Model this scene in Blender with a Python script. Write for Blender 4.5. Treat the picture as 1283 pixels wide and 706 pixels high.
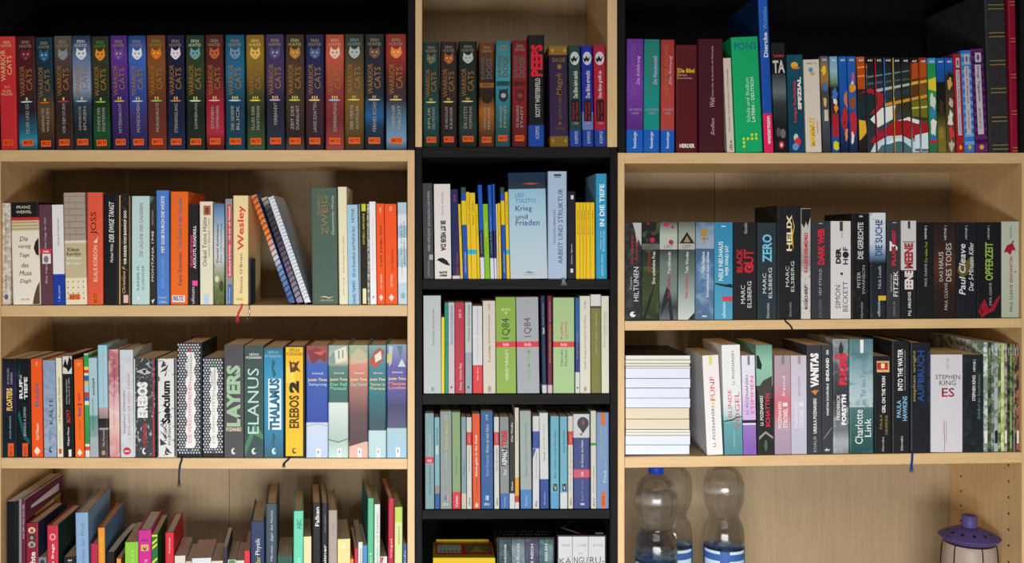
import bpy, bmesh, math, random
from mathutils import Vector, Matrix
random.seed(7)
for o in list(bpy.data.objects): bpy.data.objects.remove(o, do_unlink=True)
scene = bpy.context.scene
col = scene.collection

# ---------------------------------------------------------------- camera, world, light, exposure
W, H = 1283.0, 706.0
S = 645.0            # pixels per metre on the plane of the bookcase fronts (y = 0)
D = 1.95             # camera distance to that plane
VX, VY = 540.0, 302.0
ZC = 1.794+34.0/S           # eye height
cam_d = bpy.data.cameras.new('camera'); cam = bpy.data.objects.new('camera', cam_d); col.objects.link(cam)
cam.location = (0, -D, ZC); cam.rotation_euler = (math.pi/2, 0, 0)
cam_d.sensor_width = 36.0; cam_d.lens = 36.0*S*D/W
cam_d.shift_x = (W/2-VX)/W; cam_d.shift_y = (VY-H/2)/W
cam_d.clip_start = 0.05
scene.camera = cam
world = bpy.data.worlds.new('room_ambient'); scene.world = world; world.use_nodes = True
bg = world.node_tree.nodes['Background']; bg.inputs[0].default_value = (0.95, 0.97, 1.0, 1); bg.inputs[1].default_value = 0.05
def area(name, loc, target, sx, sy, power, colr):
    d = bpy.data.lights.new(name, 'AREA'); d.shape = 'RECTANGLE'; d.size = sx; d.size_y = sy; d.energy = power; d.color = colr
    o = bpy.data.objects.new(name, d); col.objects.link(o); o.location = loc
    o.rotation_euler = (Vector(target)-Vector(loc)).to_track_quat('-Z', 'Y').to_euler()
    return o
area('window_light', (0.08, -2.2, 1.08), (0.16, 0.0, 0.45), 1.7, 0.4, 38.0, (1.0, 0.98, 0.95)).data.spread = math.radians(125)
area('overhead_fill', (0.0, -2.5, 3.0), (0.1, 0.0, 1.3), 2.2, 0.8, 19.0, (1.0, 0.98, 0.96))  # added unseen overhead lamp, stands in for steep daylight bounced off the ceiling
scene.view_settings.view_transform = 'Standard'; scene.view_settings.look = 'None'
scene.view_settings.exposure = 0.0; scene.view_settings.gamma = 1.0
scene.view_settings.use_curve_mapping = False

def wp(u, v, y=0.0):
    k = (D+y)/D/S
    return Vector(((u-VX)*k, y, ZC-(v-VY)*k))

# ---------------------------------------------------------------- materials
def lin1(c): return c/12.92 if c <= 0.04045 else ((c+0.055)/1.055)**2.4
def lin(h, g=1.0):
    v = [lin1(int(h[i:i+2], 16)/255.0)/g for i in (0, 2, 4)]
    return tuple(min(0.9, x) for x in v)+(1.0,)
_m = {}
def new_mat(name):
    m = bpy.data.materials.new(name); m.use_nodes = True
    return m, m.node_tree, m.node_tree.nodes['Principled BSDF']
def solid(h, g=1.0, rough=0.5, metal=0.0, spec=0.14):
    k = (h, g, rough, metal)
    if k in _m: return _m[k]
    m, nt, b = new_mat('paint_'+h)
    b.inputs['Base Color'].default_value = lin(h, g); b.inputs['Roughness'].default_value = rough
    b.inputs['Metallic'].default_value = metal; b.inputs['Specular IOR Level'].default_value = spec
    _m[k] = m; return m
def N(nt, t, **kw):
    n = nt.nodes.new(t)
    for k, v in kw.items(): setattr(n, k, v)
    return n
def wood(name, c1, c2, stretch, rough=0.45, scale=1.0, spec=0.3):
    m, nt, b = new_mat(name); L = nt.links.new
    tc = N(nt, 'ShaderNodeTexCoord'); mp = N(nt, 'ShaderNodeMapping'); mp.inputs['Scale'].default_value = stretch
    L(tc.outputs['Object'], mp.inputs[0])
    n1 = N(nt, 'ShaderNodeTexNoise'); n1.inputs['Scale'].default_value = 9*scale; n1.inputs['Detail'].default_value = 7; n1.inputs['Roughness'].default_value = 0.65
    n1.inputs['Distortion'].default_value = 0.6
    L(mp.outputs[0], n1.inputs[0])
    r = N(nt, 'ShaderNodeValToRGB'); r.color_ramp.elements[0].position = 0.32; r.color_ramp.elements[1].position = 0.68
    r.color_ramp.elements[0].color = c1; r.color_ramp.elements[1].color = c2
    L(n1.outputs[0], r.inputs[0]); L(r.outputs[0], b.inputs['Base Color'])
    bu = N(nt, 'ShaderNodeBump'); bu.inputs['Strength'].default_value = 0.12; bu.inputs['Distance'].default_value = 0.001
    L(n1.outputs[0], bu.inputs['Height']); L(bu.outputs[0], b.inputs['Normal'])
    b.inputs['Roughness'].default_value = rough; b.inputs['Specular IOR Level'].default_value = spec
    return m
BIR1, BIR2 = (0.63, 0.415, 0.195, 1), (0.72, 0.50, 0.26, 1)
M_birch_h = wood('birch_veneer_lengthwise', BIR1, BIR2, (1.2, 6, 14))
M_birch_v = wood('birch_veneer_upright', BIR1, BIR2, (12, 8, 0.9))
M_birch_back = wood('birch_backboard', (0.33, 0.245, 0.145, 1), (0.39, 0.29, 0.175, 1), (16, 8, 0.8), 0.6)
M_black_h = wood('black_brown_lengthwise', (0.007, 0.0065, 0.0065, 1), (0.017, 0.016, 0.016, 1), (1.0, 8, 40), 0.55, spec=0.07)
M_black_v = wood('black_brown_upright', (0.007, 0.0065, 0.0065, 1), (0.013, 0.012, 0.012, 1), (40, 8, 1.0), 0.55, spec=0.07)
M_black_back = wood('black_backboard', (0.006, 0.006, 0.006, 1), (0.010, 0.009, 0.009, 1), (20, 8, 1.0), 0.7, spec=0.1)

def pages_mat(name, h):
    m, nt, b = new_mat(name); L = nt.links.new
    tc = N(nt, 'ShaderNodeTexCoord'); mp = N(nt, 'ShaderNodeMapping'); mp.inputs['Scale'].default_value = (900, 6, 6)
    L(tc.outputs['Object'], mp.inputs[0]); n = N(nt, 'ShaderNodeTexNoise'); n.inputs['Scale'].default_value = 1.0; n.inputs['Detail'].default_value = 2
    L(mp.outputs[0], n.inputs[0]); r = N(nt, 'ShaderNodeValToRGB')
    c = lin(h); r.color_ramp.elements[0].color = tuple(x*0.86 for x in c[:3])+(1,); r.color_ramp.elements[1].color = c
    r.color_ramp.elements[0].position = 0.3; r.color_ramp.elements[1].position = 0.65
    L(n.outputs[0], r.inputs[0]); L(r.outputs[0], b.inputs['Base Color']); b.inputs['Roughness'].default_value = 0.85
    b.inputs['Specular IOR Level'].default_value = 0.1
    return m
M_pages = {'c': pages_mat('cream_paper', 'e6cfa8'), 'w': pages_mat('white_paper', 'e8e2d6'), 't': pages_mat('tan_paper', 'd6b48a'), 'p': pages_mat('pinkish_paper', 'e2c4b0')}

_cm = {}
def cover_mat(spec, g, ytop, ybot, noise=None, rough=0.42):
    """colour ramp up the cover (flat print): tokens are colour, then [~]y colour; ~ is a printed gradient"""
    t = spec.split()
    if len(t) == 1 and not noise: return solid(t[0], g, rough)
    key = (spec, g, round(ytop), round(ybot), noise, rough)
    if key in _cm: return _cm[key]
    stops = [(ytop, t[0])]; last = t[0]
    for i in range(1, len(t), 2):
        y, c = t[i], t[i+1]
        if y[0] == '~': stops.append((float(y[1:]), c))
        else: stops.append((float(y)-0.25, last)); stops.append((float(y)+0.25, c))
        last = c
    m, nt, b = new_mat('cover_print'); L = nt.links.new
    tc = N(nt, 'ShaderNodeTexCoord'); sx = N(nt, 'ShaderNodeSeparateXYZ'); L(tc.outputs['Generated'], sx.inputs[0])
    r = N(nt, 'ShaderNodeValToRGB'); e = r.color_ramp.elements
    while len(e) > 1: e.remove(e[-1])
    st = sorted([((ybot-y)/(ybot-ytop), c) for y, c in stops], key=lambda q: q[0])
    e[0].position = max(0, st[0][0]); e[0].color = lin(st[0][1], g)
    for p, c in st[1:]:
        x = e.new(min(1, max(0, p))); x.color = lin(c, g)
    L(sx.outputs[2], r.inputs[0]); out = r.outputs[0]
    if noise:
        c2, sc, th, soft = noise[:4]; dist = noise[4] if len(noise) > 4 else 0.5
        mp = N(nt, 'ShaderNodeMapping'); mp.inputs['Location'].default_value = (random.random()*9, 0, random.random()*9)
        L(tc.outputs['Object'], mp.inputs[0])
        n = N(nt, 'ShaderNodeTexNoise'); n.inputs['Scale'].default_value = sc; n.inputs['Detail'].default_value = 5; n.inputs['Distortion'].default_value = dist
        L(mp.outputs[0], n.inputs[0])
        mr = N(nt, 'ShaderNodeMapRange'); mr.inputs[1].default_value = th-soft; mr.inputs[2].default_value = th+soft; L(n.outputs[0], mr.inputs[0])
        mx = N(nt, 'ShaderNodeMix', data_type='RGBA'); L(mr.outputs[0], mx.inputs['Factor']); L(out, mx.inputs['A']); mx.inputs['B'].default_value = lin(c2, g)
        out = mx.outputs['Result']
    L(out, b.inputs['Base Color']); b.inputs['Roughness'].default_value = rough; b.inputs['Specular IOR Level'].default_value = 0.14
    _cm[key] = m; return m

# ---------------------------------------------------------------- mesh helpers
def mobj(name, me, parent=None, mats=()):
    o = bpy.data.objects.new(name, me); col.objects.link(o)
    for m in mats: me.materials.append(m)
    if parent: o.parent = parent
    return o
def pyd(name, v, f, parent=None, mats=(), mi=None, smooth=False):
    me = bpy.data.meshes.new(name); me.from_pydata([tuple(x) for x in v], [], f)
    if mi:
        for p, i in zip(me.polygons, mi): p.material_index = i
    if smooth:
        for p in me.polygons: p.use_smooth = True
    me.update()
    return mobj(name, me, parent, mats)
BF = [(0, 3, 2, 1), (4, 5, 6, 7), (0, 1, 5, 4), (1, 2, 6, 5), (2, 3, 7, 6), (3, 0, 4, 7)]
def box_vf(x0, x1, y0, y1, z0, z1):
    return [(x0, y0, z0), (x1, y0, z0), (x1, y1, z0), (x0, y1, z0), (x0, y0, z1), (x1, y0, z1), (x1, y1, z1), (x0, y1, z1)], BF
def box(name, x0, x1, y0, y1, z0, z1, mat, parent=None, bev=0.0008):
    bm = bmesh.new(); v, f = box_vf(x0, x1, y0, y1, z0, z1)
    vs = [bm.verts.new(p) for p in v]
    for q in f: bm.faces.new([vs[i] for i in q])
    if bev: bmesh.ops.bevel(bm, geom=bm.edges[:], offset=bev, segments=1, affect='EDGES')
    me = bpy.data.meshes.new(name); bm.to_mesh(me); bm.free()
    return mobj(name, me, parent, [mat])
def empty(name, loc, label=None, cat=None, group=None):
    o = bpy.data.objects.new(name, None); o.empty_display_size = 0.02; col.objects.link(o); o.location = loc
    if label: o['label'] = label; o['category'] = cat
    if group: o['group'] = group
    return o
def lathe(name, prof, seg, mat, parent=None, smooth=True, close=False):
    v = []; f = []; n = len(prof)
    for i in range(seg):
        a = 2*math.pi*i/seg
        for r, z in prof: v.append((r*math.cos(a), r*math.sin(a), z))
    m = n if close else n-1
    for i in range(seg):
        j = (i+1) % seg
        for k in range(m):
            l = (k+1) % n
            f.append((i*n+k, j*n+k, j*n+l, i*n+l))
    o = pyd(name, v, f, parent, [mat], smooth=smooth)
    bm = bmesh.new(); bm.from_mesh(o.data); bmesh.ops.remove_doubles(bm, verts=bm.verts, dist=1e-6)
    bmesh.ops.recalc_face_normals(bm, faces=bm.faces); bm.to_mesh(o.data); bm.free()
    return o
def tube(name, pts, r, seg, mat, parent=None, closed=False, rz=None):
    pts = [Vector(p) for p in pts]; n = len(pts); v = []; f = []
    for i, p in enumerate(pts):
        a = pts[(i-1) % n] if (closed or i > 0) else p; b = pts[(i+1) % n] if (closed or i < n-1) else p
        t = (b-a).normalized(); up = Vector((0, 0, 1)) if abs(t.z) < 0.95 else Vector((1, 0, 0))
        s = t.cross(up).normalized(); w = s.cross(t)
        for k in range(seg):
            q = 2*math.pi*k/seg
            v.append(p+s*math.cos(q)*r+w*math.sin(q)*(rz or r))
    for i in range(n if closed else n-1):
        j = (i+1) % n
        for k in range(seg):
            l = (k+1) % seg
            f.append((i*seg+k, i*seg+l, j*seg+l, j*seg+k))
    if not closed: f.append(tuple(range(seg))[::-1]); f.append(tuple((n-1)*seg+k for k in range(seg)))
    return pyd(name, v, f, parent, [mat], smooth=True)
def ribbon(name, pts, w, mat, parent, fray=0):
    """flat woven ribbon with thickness along a path in the y/z plane that may drift in x"""
    v = []; f = []; t = 0.0004; n = len(pts)
    P = [Vector(p) for p in pts]
    for i, p in enumerate(P):
        a = P[max(0, i-1)]; b = P[min(n-1, i+1)]; d = (b-a).normalized()
        s = Vector((0, -1, 0)).cross(d)
        if s.length < 0.2: s = Vector((1, 0, 0))
        s.normalize(); nn = d.cross(s)
        for q in (-1, 1): 
            v.append(p+s*q*w/2-nn*t); v.append(p+s*q*w/2+nn*t)
    for i in range(n-1):
        a = 4*i; b = a+4
        f += [(a, b, b+1, a+1), (a+1, b+1, b+3, a+3), (a+3, b+3, b+2, a+2), (a+2, b+2, b, a)]
    f += [(0, 1, 3, 2), (4*n-4, 4*n-2, 4*n-1, 4*n-3)]
    if fray:
        e = P[-1]; d = (P[-1]-P[-2]).normalized()
        for k in range(7):
            o = (k-3)/3.0; b = len(v); x0 = e.x+o*w*0.45; x1 = e.x+o*w*1.0
            for (xx, zz, ww) in ((x0, e.z+0.001, w*0.09), (x1, e.z-fray*(1-0.15*abs(o)), w*0.05)):
                for (sx, sy) in ((-1, -1), (1, -1), (1, 1), (-1, 1)): v.append((xx+sx*ww, e.y+sy*t, zz))
            f += [(b, b+1, b+5, b+4), (b+1, b+2, b+6, b+5), (b+2, b+3, b+7, b+6), (b+3, b, b+4, b+7), (b+4, b+5, b+6, b+7)]
    return pyd(name, v, f, parent, [mat])

# ---------------------------------------------------------------- lettering
_fc = {}
def glyphs(txt, bold, it):
    k = (txt, bold, it)
    if k not in _fc:
        c = bpy.data.curves.new('lettering', 'FONT'); c.body = txt; c.resolution_u = 2; c.fill_mode = 'FRONT'; c.size = 1.0
        c.offset = bold; c.shear = it
        o = bpy.data.objects.new('lettering', c); me = bpy.data.meshes.new_from_object(o)
        v = [x.co.copy() for x in me.vertices]; f = [tuple(p.vertices) for p in me.polygons]
        xs = [p.x for p in v]; ys = [p.y for p in v]
        _fc[k] = ([((p.x-min(xs))/(max(xs)-min(xs)), (p.y-min(ys))/(max(ys)-min(ys))) for p in v], f)
        bpy.data.objects.remove(o); bpy.data.curves.remove(c); bpy.data.meshes.remove(me)
    return _fc[k]
def text_part(txt, mat, parent, x0, x1, z0, z1, y, d='u', bold=0.0, it=0.0, name='lettering'):
    """print stretched into the box x0..x1, z0..z1 on a face that looks towards -y"""
    g, f = glyphs(txt, bold, it); w = x1-x0; h = z1-z0
    if d == 'u': v = [(x1-b*w, y, z0+a*h) for a, b in g]
    elif d == 'd': v = [(x0+b*w, y, z1-a*h) for a, b in g]
    else: v = [(x0+a*w, y, z0+b*h) for a, b in g]
    return pyd(name, v, f, parent, [mat])

def clip(poly, fx0, fx1, y0, y1):
    for ax, lim, sgn in ((0, fx0, 1), (0, fx1, -1), (1, y0, 1), (1, y1, -1)):
        out = []
        for i in range(len(poly)):
            a, b = poly[i-1], poly[i]; ia = (a[ax]-lim)*sgn >= 0; ib = (b[ax]-lim)*sgn >= 0
            if ia != ib:
                t = (lim-a[ax])/(b[ax]-a[ax]); out.append((a[0]+t*(b[0]-a[0]), a[1]+t*(b[1]-a[1])))
            if ib: out.append(b)
        poly = out
        if len(poly) < 3: return []
    return poly
CAT = [(.1, 1), (.32, .78), (.5, .74), (.68, .78), (.9, 1), (.97, .6), (1, .42), (.86, .22), (.66, .06), (.5, 0), (.34, .06), (.14, .22), (0, .42), (.03, .6)]

# ---------------------------------------------------------------- books
USED = {}
def make_book(x0, x1, lean, top, label, ramp, texts=(), art=(), sh=(0, 0), g=1.0, group=None, y=0.006, hard=True, depth=None, pg='c',
              noise=None, rough=0.42, yaw=0.0, side=None, name='book', zb=None, xs=(0, 1283), tail=None, flip=1):
    xm = (x0+x1)/2; yb = sh[0]+(sh[1]-sh[0])*(xm-xs[0])/(xs[1]-xs[0])       # pixel line of the shelf front below this book
    zbase = (ZC-(yb-VY)/S) if zb is None else zb
    k = (D+y)/D/S; w = (x1-x0)*k; ztop = ZC-(top-VY)*k; h = ztop-zbase
    ang = math.atan2(lean*k, h)
    root = empty(name, ((xm-VX)*k, y, zbase+0.0002+abs(math.sin(ang))*w/2+abs((sh[1]-sh[0])/(xs[1]-xs[0]))*w/2*1.02), label, 'book', group)
    root.rotation_euler = (0, ang, math.radians(yaw))
    dp = depth or min(0.66*h, 0.19)
    def X(f): return (f-0.5)*w
    def Z(v): return ZC-(v-VY)*k-zbase
    ytop = top; ybot = top+h/k
    hw = w/2; t = min(0.0026, w*0.12) if hard else min(0.0005, w*0.1)
    rr = min(0.0022 if hard else 0.0006, w*0.2); e = rr*0.55
    outer = [(-hw, dp), (-hw, rr), (-hw+rr*0.35, rr*0.3), (-hw+rr*1.3, 0), (hw-rr*1.3, 0), (hw-rr*0.35, rr*0.3), (hw, rr), (hw, dp)]
    inner = [(hw-t, dp), (hw-t, t+e), (-hw+t, t+e), (-hw+t, dp)]
    prof = outer+inner; n = len(prof)
    v = [(a, b, 0) for a, b in prof]+[(a, b, h) for a, b in prof]
    f = [tuple(range(n))[::-1], tuple(range(n, 2*n))]+[(i, (i+1) % n, n+(i+1) % n, n+i) for i in range(n)]
    mats = [cover_mat(ramp, g, ytop, ybot, noise, rough)]
    mi = [0]*len(f)
    if side:
        mats.append(solid(side, g, rough)); 
        mi[2] = 1; mi[8] = 1
        mi[2+0] = 1; mi[2+6] = 1
    cover = pyd('cover', v, f, root, mats, mi)
    ins = 0.003 if hard else 0.0002
    tt = t+0.0001
    bv, bf = box_vf(-hw+tt, hw-tt, t+e+0.0002, dp-(0.004 if hard else 0.0003), ins, h-ins)
    pyd('pages', bv, bf, root, [M_pages[pg]])
    # printed art: marks that touch each other are one part, a fine repeating pattern is one part of kind stuff
    lay = 0; marks = []
    for A in art:
        pts = []
        if A[0] == 'r':
            _, c, ya, yb2, fa, fb = A; pts = clip([(fa, yb2), (fb, yb2), (fb, ya), (fa, ya)], fa, fb, ytop+.3, ybot-.8)
        elif A[0] == 'e':
            _, c, ya, yb2, fa, fb = A
            pts = [((fa+fb)/2+(fb-fa)/2*math.cos(q*math.pi/8), (ya+yb2)/2-(yb2-ya)/2*math.sin(q*math.pi/8)) for q in range(16)]
            if fa < .02 or fb > .98: pts = clip(pts, 0.02, 0.98, ytop+0.6, ybot-0.6)
        elif A[0] == 'b':   # irregular colour patch
            _, c, ya, yb2, fa, fb = A
            pts = [((fa+fb)/2+(fb-fa)/2*s_*math.cos(q*math.pi/6), (ya+yb2)/2-(yb2-ya)/2*s_*math.sin(q*math.pi/6)) for q, s_ in enumerate([random.uniform(.62, 1.25) for _q in range(12)])]
            pts = clip(pts, 0.03, 0.97, ytop+0.6, ybot-0.6)
        elif A[0] == 'c':
            _, c, ya, yb2, fa, fb = A[:6]; pts = [(fa+(fb-fa)*a, yb2+(ya-yb2)*b) for a, b in CAT[::-1]]
        elif A[0] in 'ph':
            pts = clip([(a, b) for a, b in A[2]], 0.02, 0.98, ytop+0.6, ybot-0.6)
        elif A[0] == 'P':   # picture that runs across several spines, cut at this one
            q = [((px-(x0+lean*(ybot-py)/(ybot-ytop)))/(x1-x0), py) for px, py in A[2]]
            pts = clip(q, 0.06, 0.94, ytop+0.6, ybot-0.6)
        if A[0] != 'h': lay += 1
        if len(pts) > 2: marks.append((A[1], pts, lay, A[0] == 'h'))
    groups = []
    for m in marks:
        xs_ = [q[0] for q in m[1]]; ys_ = [q[1] for q in m[1]]; bb = [min(xs_), max(xs_), min(ys_), max(ys_)]; mem = [m]; keep = []
        for gr in groups:
            g2 = gr[0]
            hit = (m[3] and gr[2]) or (not m[3] and not gr[2] and bb[0] < g2[1]-.005 and bb[1] > g2[0]+.005 and bb[2] < g2[3]-.1 and bb[3] > g2[2]+.1)
            if hit:
                mem = gr[1]+mem; bb = [min(bb[0], g2[0]), max(bb[1], g2[1]), min(bb[2], g2[2]), max(bb[3], g2[3])]
            else: keep.append(gr)
        keep.append((bb, mem, m[3])); groups = keep
    for bb, mem, fine in groups:
        V = []; F = []; MI = []; MS = []; midx = {}
        for c, pts, ly, _ in mem:
            if c not in midx: midx[c] = len(MS); MS.append(solid(c, g, rough))
            if sum(pts[i-1][0]*pts[i][1]-pts[i][0]*pts[i-1][1] for i in range(len(pts))) > 0: pts = pts[::-1]
            b = len(V); V += [(X(a), -0.0003-0.00006*ly, Z(q)) for a, q in pts]
            F.append(tuple(range(b, b+len(pts)))); MI.append(midx[c])
        o = pyd('printed_pattern' if fine else 'printed_mark', V, F, cover, MS, MI)
        if fine: o['kind'] = 'stuff'
    for i, T in enumerate(texts):
        txt, c, ya, yb2 = T[:4]; fa, fb = (T[4], T[5]) if len(T) > 5 else (0.3, 0.7)
        d = T[6] if len(T) > 6 else 'u'; bold = T[7] if len(T) > 7 else 0.0; it = T[8] if len(T) > 8 else 0.0
        text_part(txt, solid(c, g, 0.5), cover, X(fa), X(fb), Z(yb2), Z(ya), -0.0004-0.00006*lay, d, bold, it)
    return root

def fix_row(rows, lim=None):
    """keep neighbours from touching: push a spine right where two estimates overlap"""
    out = []; px1 = None
    for r in rows:
        r = list(r)
        if px1 is not None:
            over = max(px1[0]-r[0], px1[1]-(r[0]+r[2]))+0.25
            if over > 0: r[0] += over; r[1] = max(r[1], r[0]+2.0)
        px1 = (r[1], r[1]+r[2]); out.append(r)
    nx = lim
    for r in out[::-1]:
        if nx is not None and max(r[1], r[1]+r[2]) > nx[0] and nx[1]: 
            d = r[1]+max(0, r[2])-nx[0]
            if d > 0: r[1] -= d; r[0] -= d
        elif nx is not None and not nx[1]:
            d = max(r[1]-nx[0], r[1]+r[2]-nx[2])
            if d > 0: r[1] -= d; r[0] = min(r[0], r[1]-1.6)
        nx = (r[0]-.2, False, r[0]+r[2]-.2)
    return out
ORD = ['first', 'second', 'third', 'fourth', 'fifth', 'sixth', 'seventh', 'eighth', 'ninth', 'tenth', 'eleventh', 'twelfth']
def row(rows, where, group, fixed=True, **kw):
    rows = fix_row(rows, (kw['xs'][1]-.4-max(0, kw['xs'][1]-VX)*.0045, True)) if fixed else [list(r) for r in rows]
    names = [r[4] for r in rows]; res = []
    for r in rows:
        x0, x1, lean, top, desc, ramp = r[:6]; texts = r[6] if len(r) > 6 else (); art = r[7] if len(r) > 7 else (); o = r[8] if len(r) > 8 else {}
        lab = desc+', '+where
        if names.count(desc) > 1:
            i = USED.get((where, desc), 0); USED[(where, desc)] = i+1
            lab = ORD[i]+' from left of the '+desc+'s, '+where
        q = dict(kw); q.update(o)
        res.append(make_book(x0, x1, lean, top, lab, ramp, texts, art, group=group, **q))
    return res

# ---------------------------------------------------------------- room
def struct(name, x0, x1, y0, y1, z0, z1, mat):
    o = box(name, x0, x1, y0, y1, z0, z1, mat, None, 0); o['kind'] = 'structure'; return o
M_wall = wood('wall_paint', (0.62, 0.60, 0.57, 1), (0.65, 0.63, 0.60, 1), (3, 3, 3), 0.9)
M_floor = wood('floor_boards', (0.10, 0.065, 0.04, 1), (0.14, 0.09, 0.055, 1), (1, 10, 1), 0.5)
struct('floor', -3.0, 3.0, -4.2, 0.31, -0.05, 0.0, M_floor)
struct('wall_back', -3.0, 3.0, 0.31, 0.41, 0.0, 3.3, M_wall)

# ---------------------------------------------------------------- bookcases
DEP = 0.28
def bookcase(name, label, xl, xr, pl, pr, ztop_px, zbot, shelves, mh, mv, mb, seam=None, top_th=14.5, group=None, side_hole=None):
    """xl, xr outer px; pl, pr inner faces px; shelves = list of (y left, y right, thickness px)"""
    X = lambda u: (u-VX)/S
    Z = lambda v: ZC-(v-VY)/S
    root = empty(name, (X((xl+xr)/2), 0, zbot), label, 'bookcase', group); ox, oz = root.location.x, zbot
    zt = Z(ztop_px)
    def b(nm, x0, x1, y0, y1, z0, z1, m, bev=0.0008):
        return box(nm, x0-ox, x1-ox, y0, y1, z0-oz, z1-oz, m, root, bev)
    b('side_panel', X(xl), X(pl), 0, DEP, zbot, zt, mv); sp = b('side_panel', X(pr), X(xr), 0, DEP, zbot, zt, mv)
    tp = b('top_panel', X(pl), X(pr), 0, DEP, zt-top_th/S, zt, mh)
    xs = [X(pl), X(seam), X(pr)] if seam else [X(pl), X(pr)]
    for a, c in zip(xs[:-1], xs[1:]):
        b('back_panel', a+0.0005, c-0.0005, DEP-0.008, DEP-0.002, zbot+0.02, zt-top_th/S, mb, 0)
    for (yl, yr, th) in shelves:
        zl, zr = Z(yl), Z(yr); x0, x1 = X(pl)+0.0004, X(pr)-0.0004; t = th/S
        s = b('shelf', x0, x1, 0.0, DEP-0.012, -t, 0, mh)
        for v in s.data.vertices:
            q = (v.co.x-(x0-ox))/(x1-x0); v.co.z += zl+(zr-zl)*q
    if side_hole:
        for (hy, hz) in side_hole:
            o = lathe('peg_hole', [(0.0001, 0), (0.0026, 0), (0.0026, -0.0008), (0.0001, -0.0008)], 8, solid('2a1c10'), sp)
            o.rotation_euler = (0, -math.pi/2, 0); o.location = (X(pr)-ox-0.0003, hy, hz-oz)
    return root, zt
ZL = lambda v: ZC-(v-VY)/S
holes = [(y, ZL(590)-0.032*i) for i in range(7) for y in (0.045, 0.225)]
left_case, zlt = bookcase('bookcase', 'wide birch bookcase with pale edges at left of the black bookcase', -9.5, 519.5, 0.8, 510.5, 188, 0.0,
    [(383, 382.5, 14), (574, 575, 13.5), (768, 768, 14), (960, 960, 14), (1150, 1150, 14), (1340, 1340, 14)], M_birch_h, M_birch_v, M_birch_back, 252)
mid_case, zmt = bookcase('bookcase', 'narrow black bookcase between the two birch bookcases', 520.3, 773.3, 529, 764.5, 184.5, 0.0,
    [(350.5, 350.5, 12.5), (494.5, 494, 13), (639.5, 639, 11.5), (785, 785, 12), (985, 985, 12), (1180, 1180, 12), (1370, 1370, 12)], M_black_h, M_black_v, M_black_back, None, 13)
right_case, zrt = bookcase('bookcase', 'wide birch bookcase at right, with bottles and purple lantern inside', 774.2, 1289.5, 782.5, 1280.5, 191.5, 0.0,
    [(402.5, 399, 12), (573.3, 567, 13.5), (800, 800, 14), (980, 980, 14), (1160, 1160, 14), (1340, 1340, 14)], M_birch_h, M_birch_v, M_birch_back, 945, side_hole=holes, top_th=13.5)
def extension(label, xl, xr, pl, pr, z0, under_px, mh, mv, mb):
    X = lambda u: (u-VX)/S
    root = empty('bookcase_extension', (X((xl+xr)/2), 0, z0), label, 'bookcase')
    ox = root.location.x; zt = ZL(under_px)-z0
    box('side_panel', X(xl)-ox, X(pl)-ox, 0, DEP, 0.0003, zt+0.02, mv, root); box('side_panel', X(pr)-ox, X(xr)-ox, 0, DEP, 0.0003, zt+0.02, mv, root)
    box('top_panel', X(pl)-ox, X(pr)-ox, 0, DEP, zt, zt+0.02, mh, root)
    box('back_panel', X(pl)-ox+0.0005, X(pr)-ox-0.0005, DEP-0.008, DEP-0.002, 0.0003, zt, mb, root, 0)
extension('black open extension box on top of the left birch bookcase', -12, 519.5, -4, 511, zlt, -36, M_black_h, M_black_v, M_black_back)
extension('birch open extension box on top of the black bookcase', 520.3, 773.3, 528.7, 761, zmt, -42, M_birch_h, M_birch_v, M_birch_back)
extension('black open extension box on top of the right birch bookcase', 774.2, 1289.5, 783.5, 1278.5, zrt, -42, M_black_h, M_black_v, M_black_back)

# ---------------------------------------------------------------- book rows, read off the photograph
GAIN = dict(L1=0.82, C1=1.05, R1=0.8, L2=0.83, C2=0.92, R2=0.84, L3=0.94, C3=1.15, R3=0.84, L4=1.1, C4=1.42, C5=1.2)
WT, BK, GOLD, ORG = 'e6e2da', '17181a', '9a6a30', 'e2601c'
def wc(x0, x1, lean, top, ramp, face, eye, title, num, desc, glow='e0d080', hd='9a8a70', box=True):
    t = [('ERIN', hd, top+5.5, top+9.3, .3, .72, 'h'), ('HUNTER', hd, top+10.5, top+14.3, .18, .84, 'h'),
         ('WARRIOR', GOLD, 83-46+top, 121-46+top, .16, .42), ('CATS', GOLD, 87-46+top, 114-46+top, .5, .82),
         (num, 'd8b860', top+77, top+80.5, .5-.05*len(num), .5+.05*len(num), 'h', .01)]
    L = title.split('|')
    b0, b1 = top+85, top+85+3.6*max(map(len, L))
    if len(L) == 1: t.append((L[0], 'a09a92', b0, min(b1, top+122), .42, .6))
    else: t += [(L[0], 'a09a92', b0+4, min(b1, top+119), .28, .44), (L[1], 'a09a92', b0+4, min(b1, top+119), .56, .72)]
    t.append(('BELTZ', '3a1408', top+131.5, top+135, .27, .75, 'h', .02))
    a = [('e', face, top+17, top+31, .26, .76), ('c', face, top+15, top+30.5, .22, .8), ('e', eye, top+21.5, top+23.5, .35, .45), ('e', eye, top+21.5, top+23.5, .57, .67),
         ('p', eye, [(.46, top+26.5), (.54, top+26.5), (.5, top+28.3)]), ('e', glow, top+81.2, top+83.2, .16, .8), ('r', 'e0591a', top+129.5, top+137.5, .2, .8)]
    a = a[1:]
    return (x0, x1, lean, top, desc, ramp, t, a)
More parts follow.
